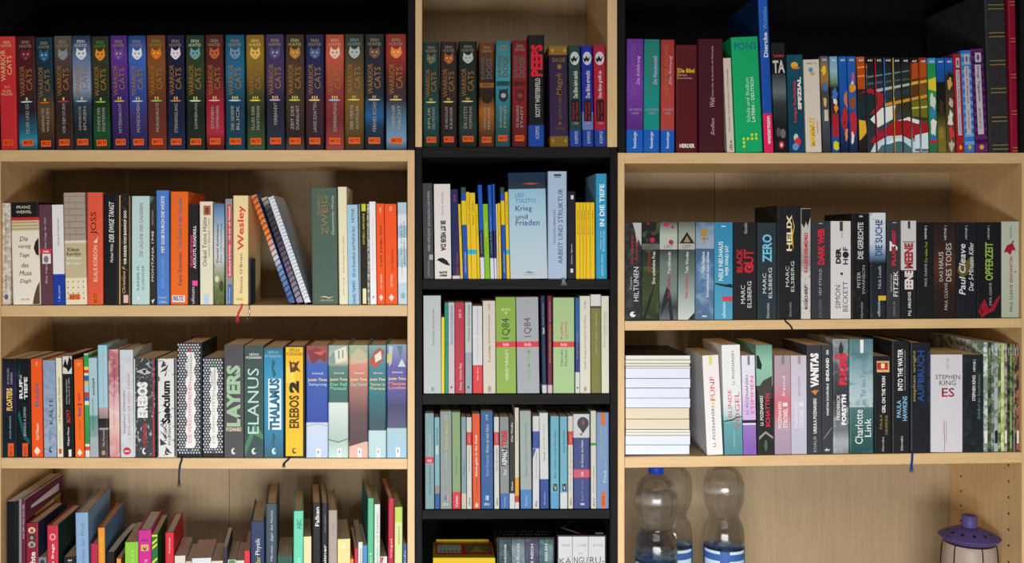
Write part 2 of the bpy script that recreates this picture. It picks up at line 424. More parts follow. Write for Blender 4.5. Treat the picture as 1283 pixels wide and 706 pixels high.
L1 = [
 (1, 21.5, -3, 46, 'bright red hardcover with gold lettering', 'c83a34 ~100 c02c30 ~188 b52a30',
  [('ERIN', 'd8b080', 51.5, 55, .3, .7, 'h'), ('HUNTER', 'd8b080', 56, 59.5, .15, .8, 'h'), ('WARRIOR', 'e0c080', 63, 102, .1, .4), ('CATS', 'e0c080', 70, 94, .5, .78), ('3/1', 'd8b080', 108, 111, .3, .6, 'h'), ('IN DIE', 'd8b080', 113, 116, .2, .7, 'h'), ('WILDNIS', 'd8b080', 117, 120, .1, .8, 'h'), ('BELTZ', '3a1408', 177.5, 181, .25, .7, 'h')], [('r', 'd84a1a', 175, 183, .15, .8)]),
 wc(24, 47, -4, 46, '40181e ~100 4a2026 ~140 241c28 ~165 1e5a70 ~178 2a8aa0 ~188 16404e', '7a2024', '3ac0d0', 'FEUER UND EIS', 'I', 'dark maroon hardcover with red cat face and teal foot', '9fd0e0'),
 wc(47.5, 68.5, -3.5, 47, '14323e ~110 163038 ~140 5a4028 ~165 46301c ~188 101a20', '2f6080', '9fd0e0', 'GEHEIMNIS DES|WALDES', 'I', 'dark teal hardcover with blue cat face', 'c06020'),
 wc(70, 92, -3, 45.5, '5a504c ~100 3c2c2a ~140 2c201f ~188 3a2420', '8a8688', '4ab0d8', 'VOR DEM STURM', 'I', 'dark grey brown hardcover with grey cat face', 'c02c34'),
 wc(92.5, 115.5, -3, 45, '1c2c46 ~70 5a6e90 ~110 8a98b0 ~130 2c3a4a ~160 1a2228 ~188 1e2a30', 'd6dae0', '4a6a90', 'GEFÄHRLICHE|SPUREN', 'I', 'silvery blue hardcover with white cat face', 'a8c0e0', 'c8ccd0'),
 wc(117, 138.5, -3, 46, '2a3020 ~80 33361f ~130 1a2a1c ~165 1a4a2a ~188 163020', 'e08a2a', '5a3a10', 'STUNDE DER|FINSTERNIS', 'I', 'dark green hardcover with orange cat face', '7ac040', '5c8a40'),
 wc(141, 162, -3.5, 45, '4a2470 ~70 5c3088 ~120 3c2468 ~188 241c40', '6a4a90', 'e0b040', 'MITTERNACHT', 'II', 'violet hardcover with dark purple cat face', 'd0a850'),
 wc(163, 185, -3, 45, '1c3c78 ~70 3a62b0 ~110 2c4a94 ~150 382c64 ~188 1e2440', 'dfe4f2', '5a78b8', 'MONDSCHEIN', 'II', 'royal blue hardcover with white cat face', 'a8c8f0'),
 wc(186, 209, -2.5, 44.5, '6a3c1a ~80 7a4a20 ~130 5a2c1c ~188 6a2c24', 'd8701c', 'e0d040', 'MORGENRÖTE', 'II', 'rust brown hardcover with orange cat face', '8cc050', '8a9040'),
 wc(210, 232, -1.5, 44.5, '16183a ~110 14162e ~150 161a38 ~188 1c2848', 'e0d4d8', 'b07080', 'STERNENGLANZ', 'II', 'navy hardcover with pale pink cat face', 'd08050'),
 wc(234, 257, -1.5, 44.5, '1a3020 ~90 2c3c20 ~140 141c18 ~188 20281e', '6a9a9a', '2a4a58', 'DÄMMERUNG', 'II', 'dark green hardcover with teal cat face', 'c0e0c0', 'b8c8a8'),
 wc(258.5, 281, -1.5, 44, '4a1818 ~100 5a201e ~130 8c1c2c ~165 a02838 ~188 401416', 'b85a2c', '301008', 'SONNEN-|UNTERGANG', 'II', 'maroon hardcover with brown orange cat face', 'e0a8a8'),
 wc(283, 307, -1, 44, '0c4a6a ~90 1a6080 ~130 12384c ~188 0e3a4c', '6a86a0', '1c2c3c', 'DER GEHEIME|BLICK', 'III', 'peacock blue hardcover with grey cat face', 'b0d0f0'),
 wc(309.5, 332, -1.5, 44, '7a5c1c ~70 8a6a20 ~120 3a3c1c ~145 1c2c18 ~188 345030', 'f0b050', '6a3a10', 'FLUSS DER|FINSTERNIS', 'III', 'gold to green hardcover with yellow cat face', 'e0d040', 'e0c860'),
 wc(334, 357, -1.5, 43.5, '382a50 ~100 3c3058 ~130 1c1c28 ~188 242c3c', '50506c', 'b0b8d8', 'VERBANNT', 'III', 'dusky purple hardcover with shadowy cat face', 'c0a8d8'),
 wc(358, 381.5, -.5, 43.5, '33241a ~90 4a3420 ~130 3a2c20 ~170 241c16 ~188 4a3c30', 'b07a30', 'e0c040', 'ZEIT DER|DUNKELHEIT', 'III', 'dark brown hardcover with tabby cat face', 'b0d040', 'b8b060'),
 wc(383, 406, -.3, 43.5, '181c40 ~100 1e2248 ~130 3c1c28 ~188 241824', '505a80', 'a0b0d8', 'LANGE SCHATTEN', 'III', 'dark indigo hardcover with grey blue cat face', 'e0c880', '9a8458'),
 wc(408, 431, -.2, 43.5, 'a0402c ~70 b84e3c ~110 8a3430 ~150 6a2428 ~188 8a3c38', 'f0c0a8', 'a05040', 'SONNENAUFGANG', 'III', 'brick red hardcover with glowing pale cat face', '90c0e0', 'e0a080'),
 wc(432, 456, -.2, 43, '2e281c ~80 4a4028 ~130 6a5020 ~160 5a4418 ~188 33281a', 'a8b4b0', '405058', 'DER VIERTE|SCHÜLER', 'IV', 'olive brown hardcover with grey cat face', 'e0c060', '6a98a0'),
 wc(457, 481, .2, 43, '1e1c24 ~120 1a2430 ~145 1a5484 ~160 122c44 ~188 0e1826', '704840', 'a0b050', 'FERNES ECHO', 'IV', 'black hardcover with brown cat face and blue foot', 'e0d090'),
 wc(484, 509.5, -.8, 43, '7a2418 ~70 8a2c20 ~100 4a1c1c ~125 2a2830 ~150 4a6a84 ~175 6a8ca8 ~188 30485c', 'f07a40', 'd8d060', 'STIMMEN DER|NACHT', 'IV', 'red hardcover with orange cat face and blue foot', 'e0c060'),
]
def wc2(x0, x1, lean, top, ramp, face, eye, title, num, desc, style=0):
    r = list(wc(x0, x1, lean, top, ramp, face, eye, title, num, desc))
    dy = (133.0/145)
    def sc(y): return top+(y-top)*dy
    r[6] = [tuple([t[0], t[1], sc(t[2]), sc(t[3])]+list(t[4:])) for t in r[6]]
    r[7] = [((a[0], a[1], sc(a[2]), sc(a[3]))+tuple(a[4:])) if a[0] != 'p' else ('p', a[1], [(p, sc(q)) for p, q in a[2]]) for a in r[7]]
    if style:
        r[6] = [t for t in r[6] if t[0] not in ('WARRIOR', 'CATS', num)]+[('SURVIVOR', '60595a', top+18, top+47, .12, .38, 'u', .03), ('DOGS', '60595a', top+20, top+46, .45, .85, 'u', .03), ('BAND '+num, '1a1512', top+52.5, top+55.5, .25, .75, 'h')]
        r[7] = [('r', style, top+51, top+57, .05, .95)]+[('e', eye, top+61, top+77, .2, .85), ('p', eye, [(.2, top+73), (.25, top+60), (.5, top+65), (.8, top+59), (.85, top+73)]), ('e', face, top+66, top+72, .35, .7)]+[a for a in r[7] if a[1] == 'e0591a']
    return tuple(r)
C1 = [
 wc2(530.5, 550.5, -.5, 53, '10302e ~110 123632 ~150 1c4a48 ~185 0c2422', '6a6458', 'b0a050', 'SPUR|DES MONDES', 'IV', 'dark teal hardcover with brown cat face'),
 wc2(552, 572.8, -.3, 52.5, '241614 ~110 30201c ~185 1c1212', 'b05a24', 'e0d060', 'DER VERSCHOLLENE|KRIEGER', 'IV', 'dark brown hardcover with orange cat face'),
 wc2(575, 598, -.5, 52, '0e1a16 ~110 12221a ~160 22342c ~185 0c1612', 'b8c0b4', '5a8a70', 'DIE LETZTE|HOFFNUNG', 'IV', 'blackish green hardcover with white cat face'),
 wc2(600, 619.5, .2, 53, '6a3a10 ~90 3a2412 ~120 2a1a10 ~140 a05c14 ~170 4a2c10', '2a1a10', '20140c', 'GEFÄHRLICHE|FREUNDE', '3', 'amber brown hardcover with dark dog silhouette', '8a5c20'),
 wc2(620.5, 639.3, .8, 51, '2a7078 ~90 3a98a4 ~130 2a7880 ~165 1c4c4c', 'a8a8a0', '203038', 'EIN VERBORGENER|FEIND', '2', 'turquoise hardcover with grey dog head', '1c4a50'),
 wc2(641.5, 660.5, .2, 51, '6a1418 ~80 881c1e ~130 7a181c ~185 4a1214', '8a3a2c', '5a1412', 'DIE VERLASSENE|STADT', '1', 'dark red hardcover with red dog head', '5a0e12'),
 (662, 682, -.3, 44, 'black hardcover with huge red capitals and blue foot', '101014 157 14429a', [('PEEPS', 'd81c30', 56, 96, .16, .92, 'u', .05), ('SCOTT WESTERFELD', 'b8b4b0', 98, 147, .44, .74, 'u', .03), ('KOSMOS', 'b8c0d8', 158.5, 174, .45, .68)]),
 (689, 712.5, -1.5, 58, 'deep purple hardcover with brass coloured end bands', '8a6a20 69 2c1c3a ~120 332042 171 7a5c1c',
  [('SAGE', '9a7424', 73, 78, .18, .88, 'h'), ('Magyk', '8a6820', 91, 120, .38, .72, 'u', .01, .2), ('SEPTIMUS HEAP', '7a5a20', 121, 150, .5, .64), ('ANGIE', '6a5020', 159.5, 163, .3, .8, 'h')],
  [('p', '9a7424', [(.55+(.17 if i % 2 else .07)*math.cos(i*math.pi/8), 84-(4.4 if i % 2 else 2)*math.sin(i*math.pi/8)) for i in range(16)]),
   ('p', '7a5a20', [(.55+(.13 if i % 2 else .05)*math.cos(i*math.pi/6), 155-(3.2 if i % 2 else 1.2)*math.sin(i*math.pi/6)) for i in range(12)]),
   ('e', 'b89040', 61, 66, .12, .26), ('e', 'b89040', 61, 66, .78, .92), ('e', 'a07c30', 174, 179, .1, .24), ('e', 'a07c30', 174, 179, .78, .92)]),
]
def vamp(x0, x1, top, ramp, mid, title, desc, bat):
    return (x0, x1, -1.8, top, desc, ramp, [(title, 'd8d4d4', 89, 123, .36, .72, 'u', .02), ('Vampire', 'd0202c', 129, 151, .24, .45), ('der Tempel', 'd0202c', 129, 151, .52, .76), ('5. Buch', 'b0b0b0', 153, 156, .3, .75, 'h'), ('KOSMOS', 'c8d0e4', 165, 180, .42, .68)],
            [('e', 'c8ccd0', 65, 82, .12, .9), ('p', '101014', [(.12, 72), (.3, 74), (.45, 70), (.6, 74), (.85, 70), (.6, 78), (.45, 76), (.3, 79)][::-1]), ('r', '16121a', 125.5, 152.5, .16, .84)], {})
C1 += [vamp(714, 728.8, 57, '26403c 163 1c3f94', 0, 'Das Böse kehrt zurück', 'slate green paperback with bats before a pale moon', 1),
       vamp(730, 744, 57.5, '1c2c90 ~140 20309a ~141 6a78b8 163 1c3f94', 0, 'Das Böse erwacht', 'blue paperback with bats before a pale moon', 1),
       vamp(745.2, 760, 57, 'a81c34 163 1c3f94', 0, 'Das Böse greift an', 'crimson paperback with bats before a pale moon', 1)]
def legend(x0, x1, lean, top, ramp, txt, desc, tc):
    return (x0, x1, lean, top, desc, ramp, [('LEGENDE DER WÄCHTER', tc, 56, 122, .2, .52), (txt, 'c8a8c8', 70, 106, .58, .82, 'u', 0, .3), ('KATHRYN', '9a8aa0', 136, 139, .15, .9, 'h'), ('LASKY', '9a8aa0', 140.5, 143.5, .3, .75, 'h'), ('Ravensburger', 'c8d4ec', 165, 186, .38, .64, 'u', .01)])
def duck(x0, x1, lean, top, desc, ramp, num, art=(), numc='d8d4cc', noise=None, **k):
    return (x0, x1, lean, top, desc, ramp, [(num, numc, top+3.2, top+6, .2, .8, 'h', .02)], [('b',)+tuple(q[1:]) if q[0] == 'e' else q for q in art], dict(noise=noise, hard=False, depth=0.125, **k))
CAR = [('P', 'b04818', [(1073, 80), (1086, 80), (1086, 112), (1073, 112)]), ('P', 'd8963c', [(1074, 84), (1086, 83), (1086, 85), (1074, 86)]), ('P', 'd8963c', [(1074, 95), (1086, 94), (1086, 96), (1074, 97)]),
 ('P', '3c5c68', [(1087, 104), (1140, 98), (1140, 100), (1087, 107)]), ('P', '5c8490', [(1087, 96), (1140, 88), (1140, 89.5), (1087, 98)]), ('P', 'a8b4b0', [(1098, 112), (1142, 104), (1142, 107), (1098, 116)]), ('P', '2a3c44', [(1098, 118), (1142, 111), (1142, 117), (1098, 126)]), ('P', 'c89030', [(1108, 130), (1164, 118), (1164, 122), (1108, 134)]),
 ('P', '1c2c30', [(1074, 140), (1078, 120), (1094, 114), (1102, 124), (1098, 146), (1080, 156)]), ('P', 'a02428', [(1076, 118), (1090, 111), (1106, 118), (1108, 128), (1098, 142), (1090, 144), (1100, 130), (1098, 120), (1086, 116)]),
 ('P', 'e0dcd4', [(1090, 150), (1104, 136), (1122, 132), (1118, 150), (1100, 160)]), ('P', 'd8a828', [(1074, 150), (1084, 152), (1086, 166), (1078, 176), (1073, 176)]),
 ('P', 'a01c24', [(1090, 178), (1100, 166), (1122, 152), (1140, 148), (1166, 158), (1166, 176), (1130, 172), (1104, 184)]), ('P', 'e0d8d4', [(1124, 152), (1138, 147), (1154, 152), (1150, 156), (1136, 151)]),
 ('P', 'b8ccd4', [(1090, 192), (1096, 180), (1112, 171), (1130, 170), (1146, 178), (1152, 192)]), ('P', '48646e', [(1098, 192), (1104, 183), (1118, 177), (1132, 178), (1142, 186), (1144, 192)]), ('P', 'd4e0e4', [(1106, 181), (1120, 174), (1130, 175), (1114, 181)]),
 ('P', 'b04a1c', [(1142, 80), (1164, 76), (1164, 96), (1142, 100)]), ('P', 'd8a83c', [(1142, 103), (1164, 100), (1164, 103), (1142, 107)]), ('P', '6a6a24', [(1140, 128), (1164, 124), (1164, 148), (1140, 146)]), ('P', 'd8c860', [(1142, 135), (1164, 133), (1164, 135), (1142, 137)]),
 ('P', 'c8d8de', [(1146, 170), (1164, 166), (1164, 188), (1146, 186)]), ('P', '5a6a70', [(1146, 187), (1164, 187), (1164, 190), (1146, 190)])]
R1 = [
 legend(785, 806, .5, 49, '5c2c84 ~110 6c3494 ~162 4c2470 163 1454a8', 'Die Entführung', 'purple hardcover with blue foot', '7a4a80'),
 legend(806.5, 826.3, .7, 49.5, '14706c ~110 0e8078 163 1454a8', 'Die Wanderschaft', 'teal hardcover with blue foot', '4a6a48'),
 legend(828, 845.2, .3, 50, '90302c ~110 a03c34 163 1454a8', 'Die Rettung', 'rust red hardcover with blue foot', 'b05c2c'),
 (847, 874.3, -.5, 56.5, 'burgundy hardcover with small yellow title and white foot lettering', '4e1018', [('Die Bibel', 'd8b030', 86, 91.5, .12, .86, 'h', .02), ('Einheits-', 'c8a8a0', 93, 95.5, .12, .55, 'h'), ('übersetzung', 'c8a8a0', 97, 99.5, .12, .74, 'h'), ('HERDER', 'd8d0cc', 180.5, 185.5, .16, .86, 'h', .04)], [('r', 'c89830', 85, 100, .07, .09)]),
 (876, 907, -1.2, 49, 'dark wine hardcover with worn silver script', '3e141e', [('Sofies', 'b89ca0', 148, 170, .48, .62, 'u', 0, .3), ('Welt', 'b89ca0', 122, 134, .44, .64, 'u', 0, .3), ('Roman über die Geschichte der Philosophie', 'b89ca0', 58, 121, .52, .62)], (), dict(rough=.7)),
 (911, 920.5, -5, 73, 'slim white paperback leaning left', 'c4b8aa', [('Weischedel  Die philosophische Hintertreppe', '3a3430', 87, 166, .35, .6), ('dtv', '2a2624', 176, 189, .3, .75)], (), dict(hard=False)),
 (921, 956, -6.5, 47, 'thick emerald green dictionary', '0f9c60', [('PONS', '1c5a86', 54, 63, .1, .92, 'h'), ('Schule und Studium', 'b0dcc0', 98, 154, .44, .58), ('LATEIN - DEUTSCH', 'c0e4cc', 98, 154, .64, .76, 'u', .02)],
  [('e', 'c8d020', 173+a*4.7, 176.6+a*4.7, .26+.155*b, .35+.155*b) for a, b in ((0, 0), (0, 1), (0, 2), (0, 3), (1, 0), (-1, 3), (-1, 2), (2, 0))][:8]),
 (957.5, 969.7, -8, -6, 'very tall blue atlas with pink foot', '1c56b0 ~100 1a4a9c 143 d02058', [('Weltatlas', '6a9cd0', 9, 37, .4, .8), ('Diercke', 'dce6f2', 41, 72, .35, .78, 'u', .02), ('westermann', 'f0d0dc', 146, 181, .35, .72, 'u', .02)], (), dict(depth=.2, side='123058')),
 (971, 987.7, -4.8, 54, 'black paperback with grey misty picture and white letters', '1c1a1c 66 141416 93 2c3436 ~115 5c6c6c ~130 2c3434 ~160 14161a', [('TA', 'b8b4b0', 76, 92, .05, .95, 'h', .03), ('Taschenbuch', 'c03840', 68, 72, .1, .9, 'h', .02)], [('e', 'a83038', 177, 187, .3, .72), ('e', 'd8c8c8', 180, 184.5, .42, .6), ('e', '4a4a4c', 160, 172, .15, .5), ('e', '6a605c', 162, 174, .45, .85)], dict(hard=False, depth=.125)),
 (989, 1008.7, -3.5, 69, 'dark teal paperback with red and white spine lettering', '144858 ~150 0f3c50 ~192 123c60', [('Lustiges Taschenbuch', 'd03038', 102, 154, .34, .56, 'u', .02), ('SPEZIAL', 'd8d4cc', 97, 138, .62, .86, 'u', .06)], [('e', 'd8a030', 78, 86, .25, .7), ('e', 'c87828', 84, 87, .3, .8), ('e', 'b8bcb0', 168, 178, .3, .6), ('e', 'c03030', 173, 184, .35, .75), ('e', '5a8ac0', 180, 189, .2, .6)], dict(hard=False, depth=.125)),
 (1010, 1029.6, -3.5, 75, 'cream white paperback with tall yellow lettering', 'c8c0b2', [('BAND 119', '5a5850', 78.5, 81, .2, .8, 'h'), ('MAMMUT', 'd8a820', 147, 184, .26, .62, 'u', .05), ('comics', 'b83050', 152, 168, .7, .82)], [('e', '5a88b0', 85, 91, .3, .6), ('e', 'c89050', 91, 95, .4, .7)], dict(hard=False, depth=.125)),
 duck(1031.5, 1041, -4, 70.5, 'slim comic paperback with moon over dark grey', '4a4868 ~85 8a7440 ~100 a07038 ~115 404048 ~150 4a4c50 ~192 2c3034', '323', [('e', 'd8b838', 83, 95, .1, .8), ('e', '3a6ca0', 104, 116, .2, .8), ('e', 'c8a060', 122, 134, .2, .7), ('r', 'c0b8a8', 138, 152, .3, .8)]),
 duck(1043, 1052.3, -3.5, 71, 'slim comic paperback with red and yellow patches', '6a9cc0 ~90 8ab0b8 ~105 5a7a50 ~110 20282c ~150 3c2c2c ~175 1c4c8c', '401', [('e', '3a70b0', 110, 126, .1, .95), ('e', 'd8d0c8', 124, 132, .3, .8), ('e', 'd88c28', 130, 142, .3, .95), ('r', 'a02430', 143, 172, .1, .95), ('e', 'c8c030', 176, 190, .2, .9)]),
 duck(1054, 1063.7, -3.5, 71, 'slim comic paperback with red blob on deep blue', '1a5cae ~110 1c50a0 ~192 141c3c', '424', [('e', 'c06c4c', 111, 140, .5, 1.4), ('e', 'b02428', 135, 162, .2, .95), ('e', '8c1820', 150, 158, .3, .7), ('e', 'd88820', 160, 176, .5, .95)]),
 duck(1065, 1075, -3.5, 71, 'slim comic paperback with pink orange and red patches', '1c5cae ~120 2858a0 ~192 1c2440', '433', [('e', 'c04878', 90, 104, .4, .9), ('e', 'd8d4d0', 102, 112, .3, .7), ('e', 'd88c28', 106, 118, .1, .9), ('e', '8c4c28', 122, 140, .2, .9), ('e', 'b82430', 140, 172, .1, .9), ('e', 'd8d4d0', 166, 182, .2, .6)]),
 duck(1076.5, 1086.7, -3.5, 71.5, 'slim comic paperback with orange streaks at its top', 'b05428 ~84 8a4018 ~110 2a2420 ~150 3a2c24 ~192 14181a', '439', CAR),
 duck(1087.5, 1097.8, -3.5, 71.5, 'slim black topped comic paperback with dark ring picture', '141418 ~90 1c2026 ~120 283034 ~192 2a3438', '441', CAR),
 duck(1099, 1109, -3.5, 71.5, 'slim black topped comic paperback with red left edge', '141418 ~95 202830 ~130 30383c ~192 3a484c', '442', [('r', 'b01c2c', 73, 191, .0, .13)]+CAR),
 duck(1109.8, 1120, -3, 71.5, 'slim black topped comic paperback with blue left edge', '141418 ~95 242c30 ~130 3c3430 ~192 4a5a60', '443', [('r', '2c70b0', 73, 191, .0, .13)]+CAR),
 duck(1121, 1131, -3, 72, 'slim black topped comic paperback with yellow left edge', '141418 ~95 242c30 ~130 403830 ~192 4a5a60', '444', [('r', 'c8a028', 73, 191, .0, .13)]+CAR),
 duck(1132, 1142, -3, 72, 'slim black topped comic paperback with white patch', '141418 ~90 2a2c24 ~130 30301c ~192 3c464a', '445', CAR),
 duck(1143, 1153, -3, 72.5, 'slim comic paperback with black top and brown streaks', '1c1618 79 5a2c18 ~110 5c3c18 ~145 3c2c1c ~192 9aa8ac', '447', CAR),
 duck(1154, 1163.5, -3, 72.5, 'slim comic paperback with red top and brown streaks', '902c28 ~95 8a3c20 ~120 6a5420 ~150 4c2c20 ~192 a8b4b8', '448', CAR),
 duck(1165, 1175, -3, 73, 'slim comic paperback with green and yellow top', '3a8cc8 80 1c8a4c ~98 2c9050 ~192 2c6a48', '458', [('p', 'd8c030', [(.02, 100), (.98, 97), (.98, 115), (.02, 112)]), ('e', 'c8ccc8', 118, 138, .15, .85), ('e', '3a78b8', 136, 150, .1, .8), ('e', 'dad8d4', 148, 172, .2, .95), ('e', '2c6cb4', 168, 180, .1, .9), ('r', 'b02c34', 176, 180, .05, .95)]),
 duck(1176, 1186, -3, 73, 'slim comic paperback with blue top and black olive foot', '1c5cb0 ~98 1a4c94 103 14181c ~140 1c1c18 ~165 6a6424 ~192 7a6c28', '464', [('e', '3a3024', 124, 146, .2, .8), ('e', '8c7430', 158, 176, .1, .7)]),
 duck(1187, 1197, -3.2, 73, 'slim comic paperback with blue top and cream patches', '1c5cb0 ~88 1c4c90 ~98 2c2c2c ~140 4c4424 ~192 5c4c38', '465', [('e', '201c1c', 90, 100, .2, .9), ('e', 'c8a040', 98, 112, .2, .85), ('e', 'c8a48c', 122, 136, .3, .9), ('e', 'd8d0c4', 140, 160, .1, .8), ('e', 'c03c34', 158, 176, .2, .9), ('e', 'b8a890', 176, 190, .2, .9)]),
]
def diary(x0, x1, lean, top, ramp, stripe, t1, t2, desc):
    h = 191-top
    return (x0, x1, lean, top, desc, ramp, [(t1, '4a3c6c', top+22, top+66, .36, .6, 'd', .015), (t2, '4a3c5c', top+75, top+100, .38, .58, 'd')],
      [('r', stripe, top+a, top+a+4.5, .02, .98) for a in range(4, int(h)-6, 10)]+[('r', 'b8b0b8', top+5, top+17, .3, .78), ('r', 'b8b0b4', top+20, top+h*.83, .24, .72), ('e', '5a5868', top+7, top+15, .42, .66), ('e', 'd0a028', 182, 188, .3, .66)], dict(hard=False))
R1 += [diary(1198, 1208.3, -5, 68, 'a02028', 'a02028', 'Diary of a Wimpy Kid', 'JEFF KINNEY', 'red paperback with white hand lettered strip'),
 diary(1209, 1221.3, -5.5, 63.5, '3a70b8', '5c9cd0', 'Diary of a Wimpy Kid', 'JEFF KINNEY', 'blue checked paperback with white hand lettered strip'),
 diary(1222.3, 1238, -6.5, 61.5, '5c2468', '3c1448', 'Gregs Tagebuch', 'BLÖDE LEUTE', 'purple striped hardcover with hand lettered strip'),
 (1239.5, 1265, -6.5, -10, 'tall thick charcoal album with gold double lines', '26282a', (), [('r', '8c7440', y, y+1.1, .16, .92) for a in (6, 41, 76, 111, 147, 182) for y in (a, a+5)], dict(depth=.23, noise=('323234', 160, .5, .2))),
 (1266.5, 1276, -4, -16, 'tall slim crimson hardcover at far right', '84122e', (), [('r', 'a87040', y, y+1, .2, .9) for a in (2, 48, 93, 139, 185) for y in (a, a+4)], dict(depth=.23))]

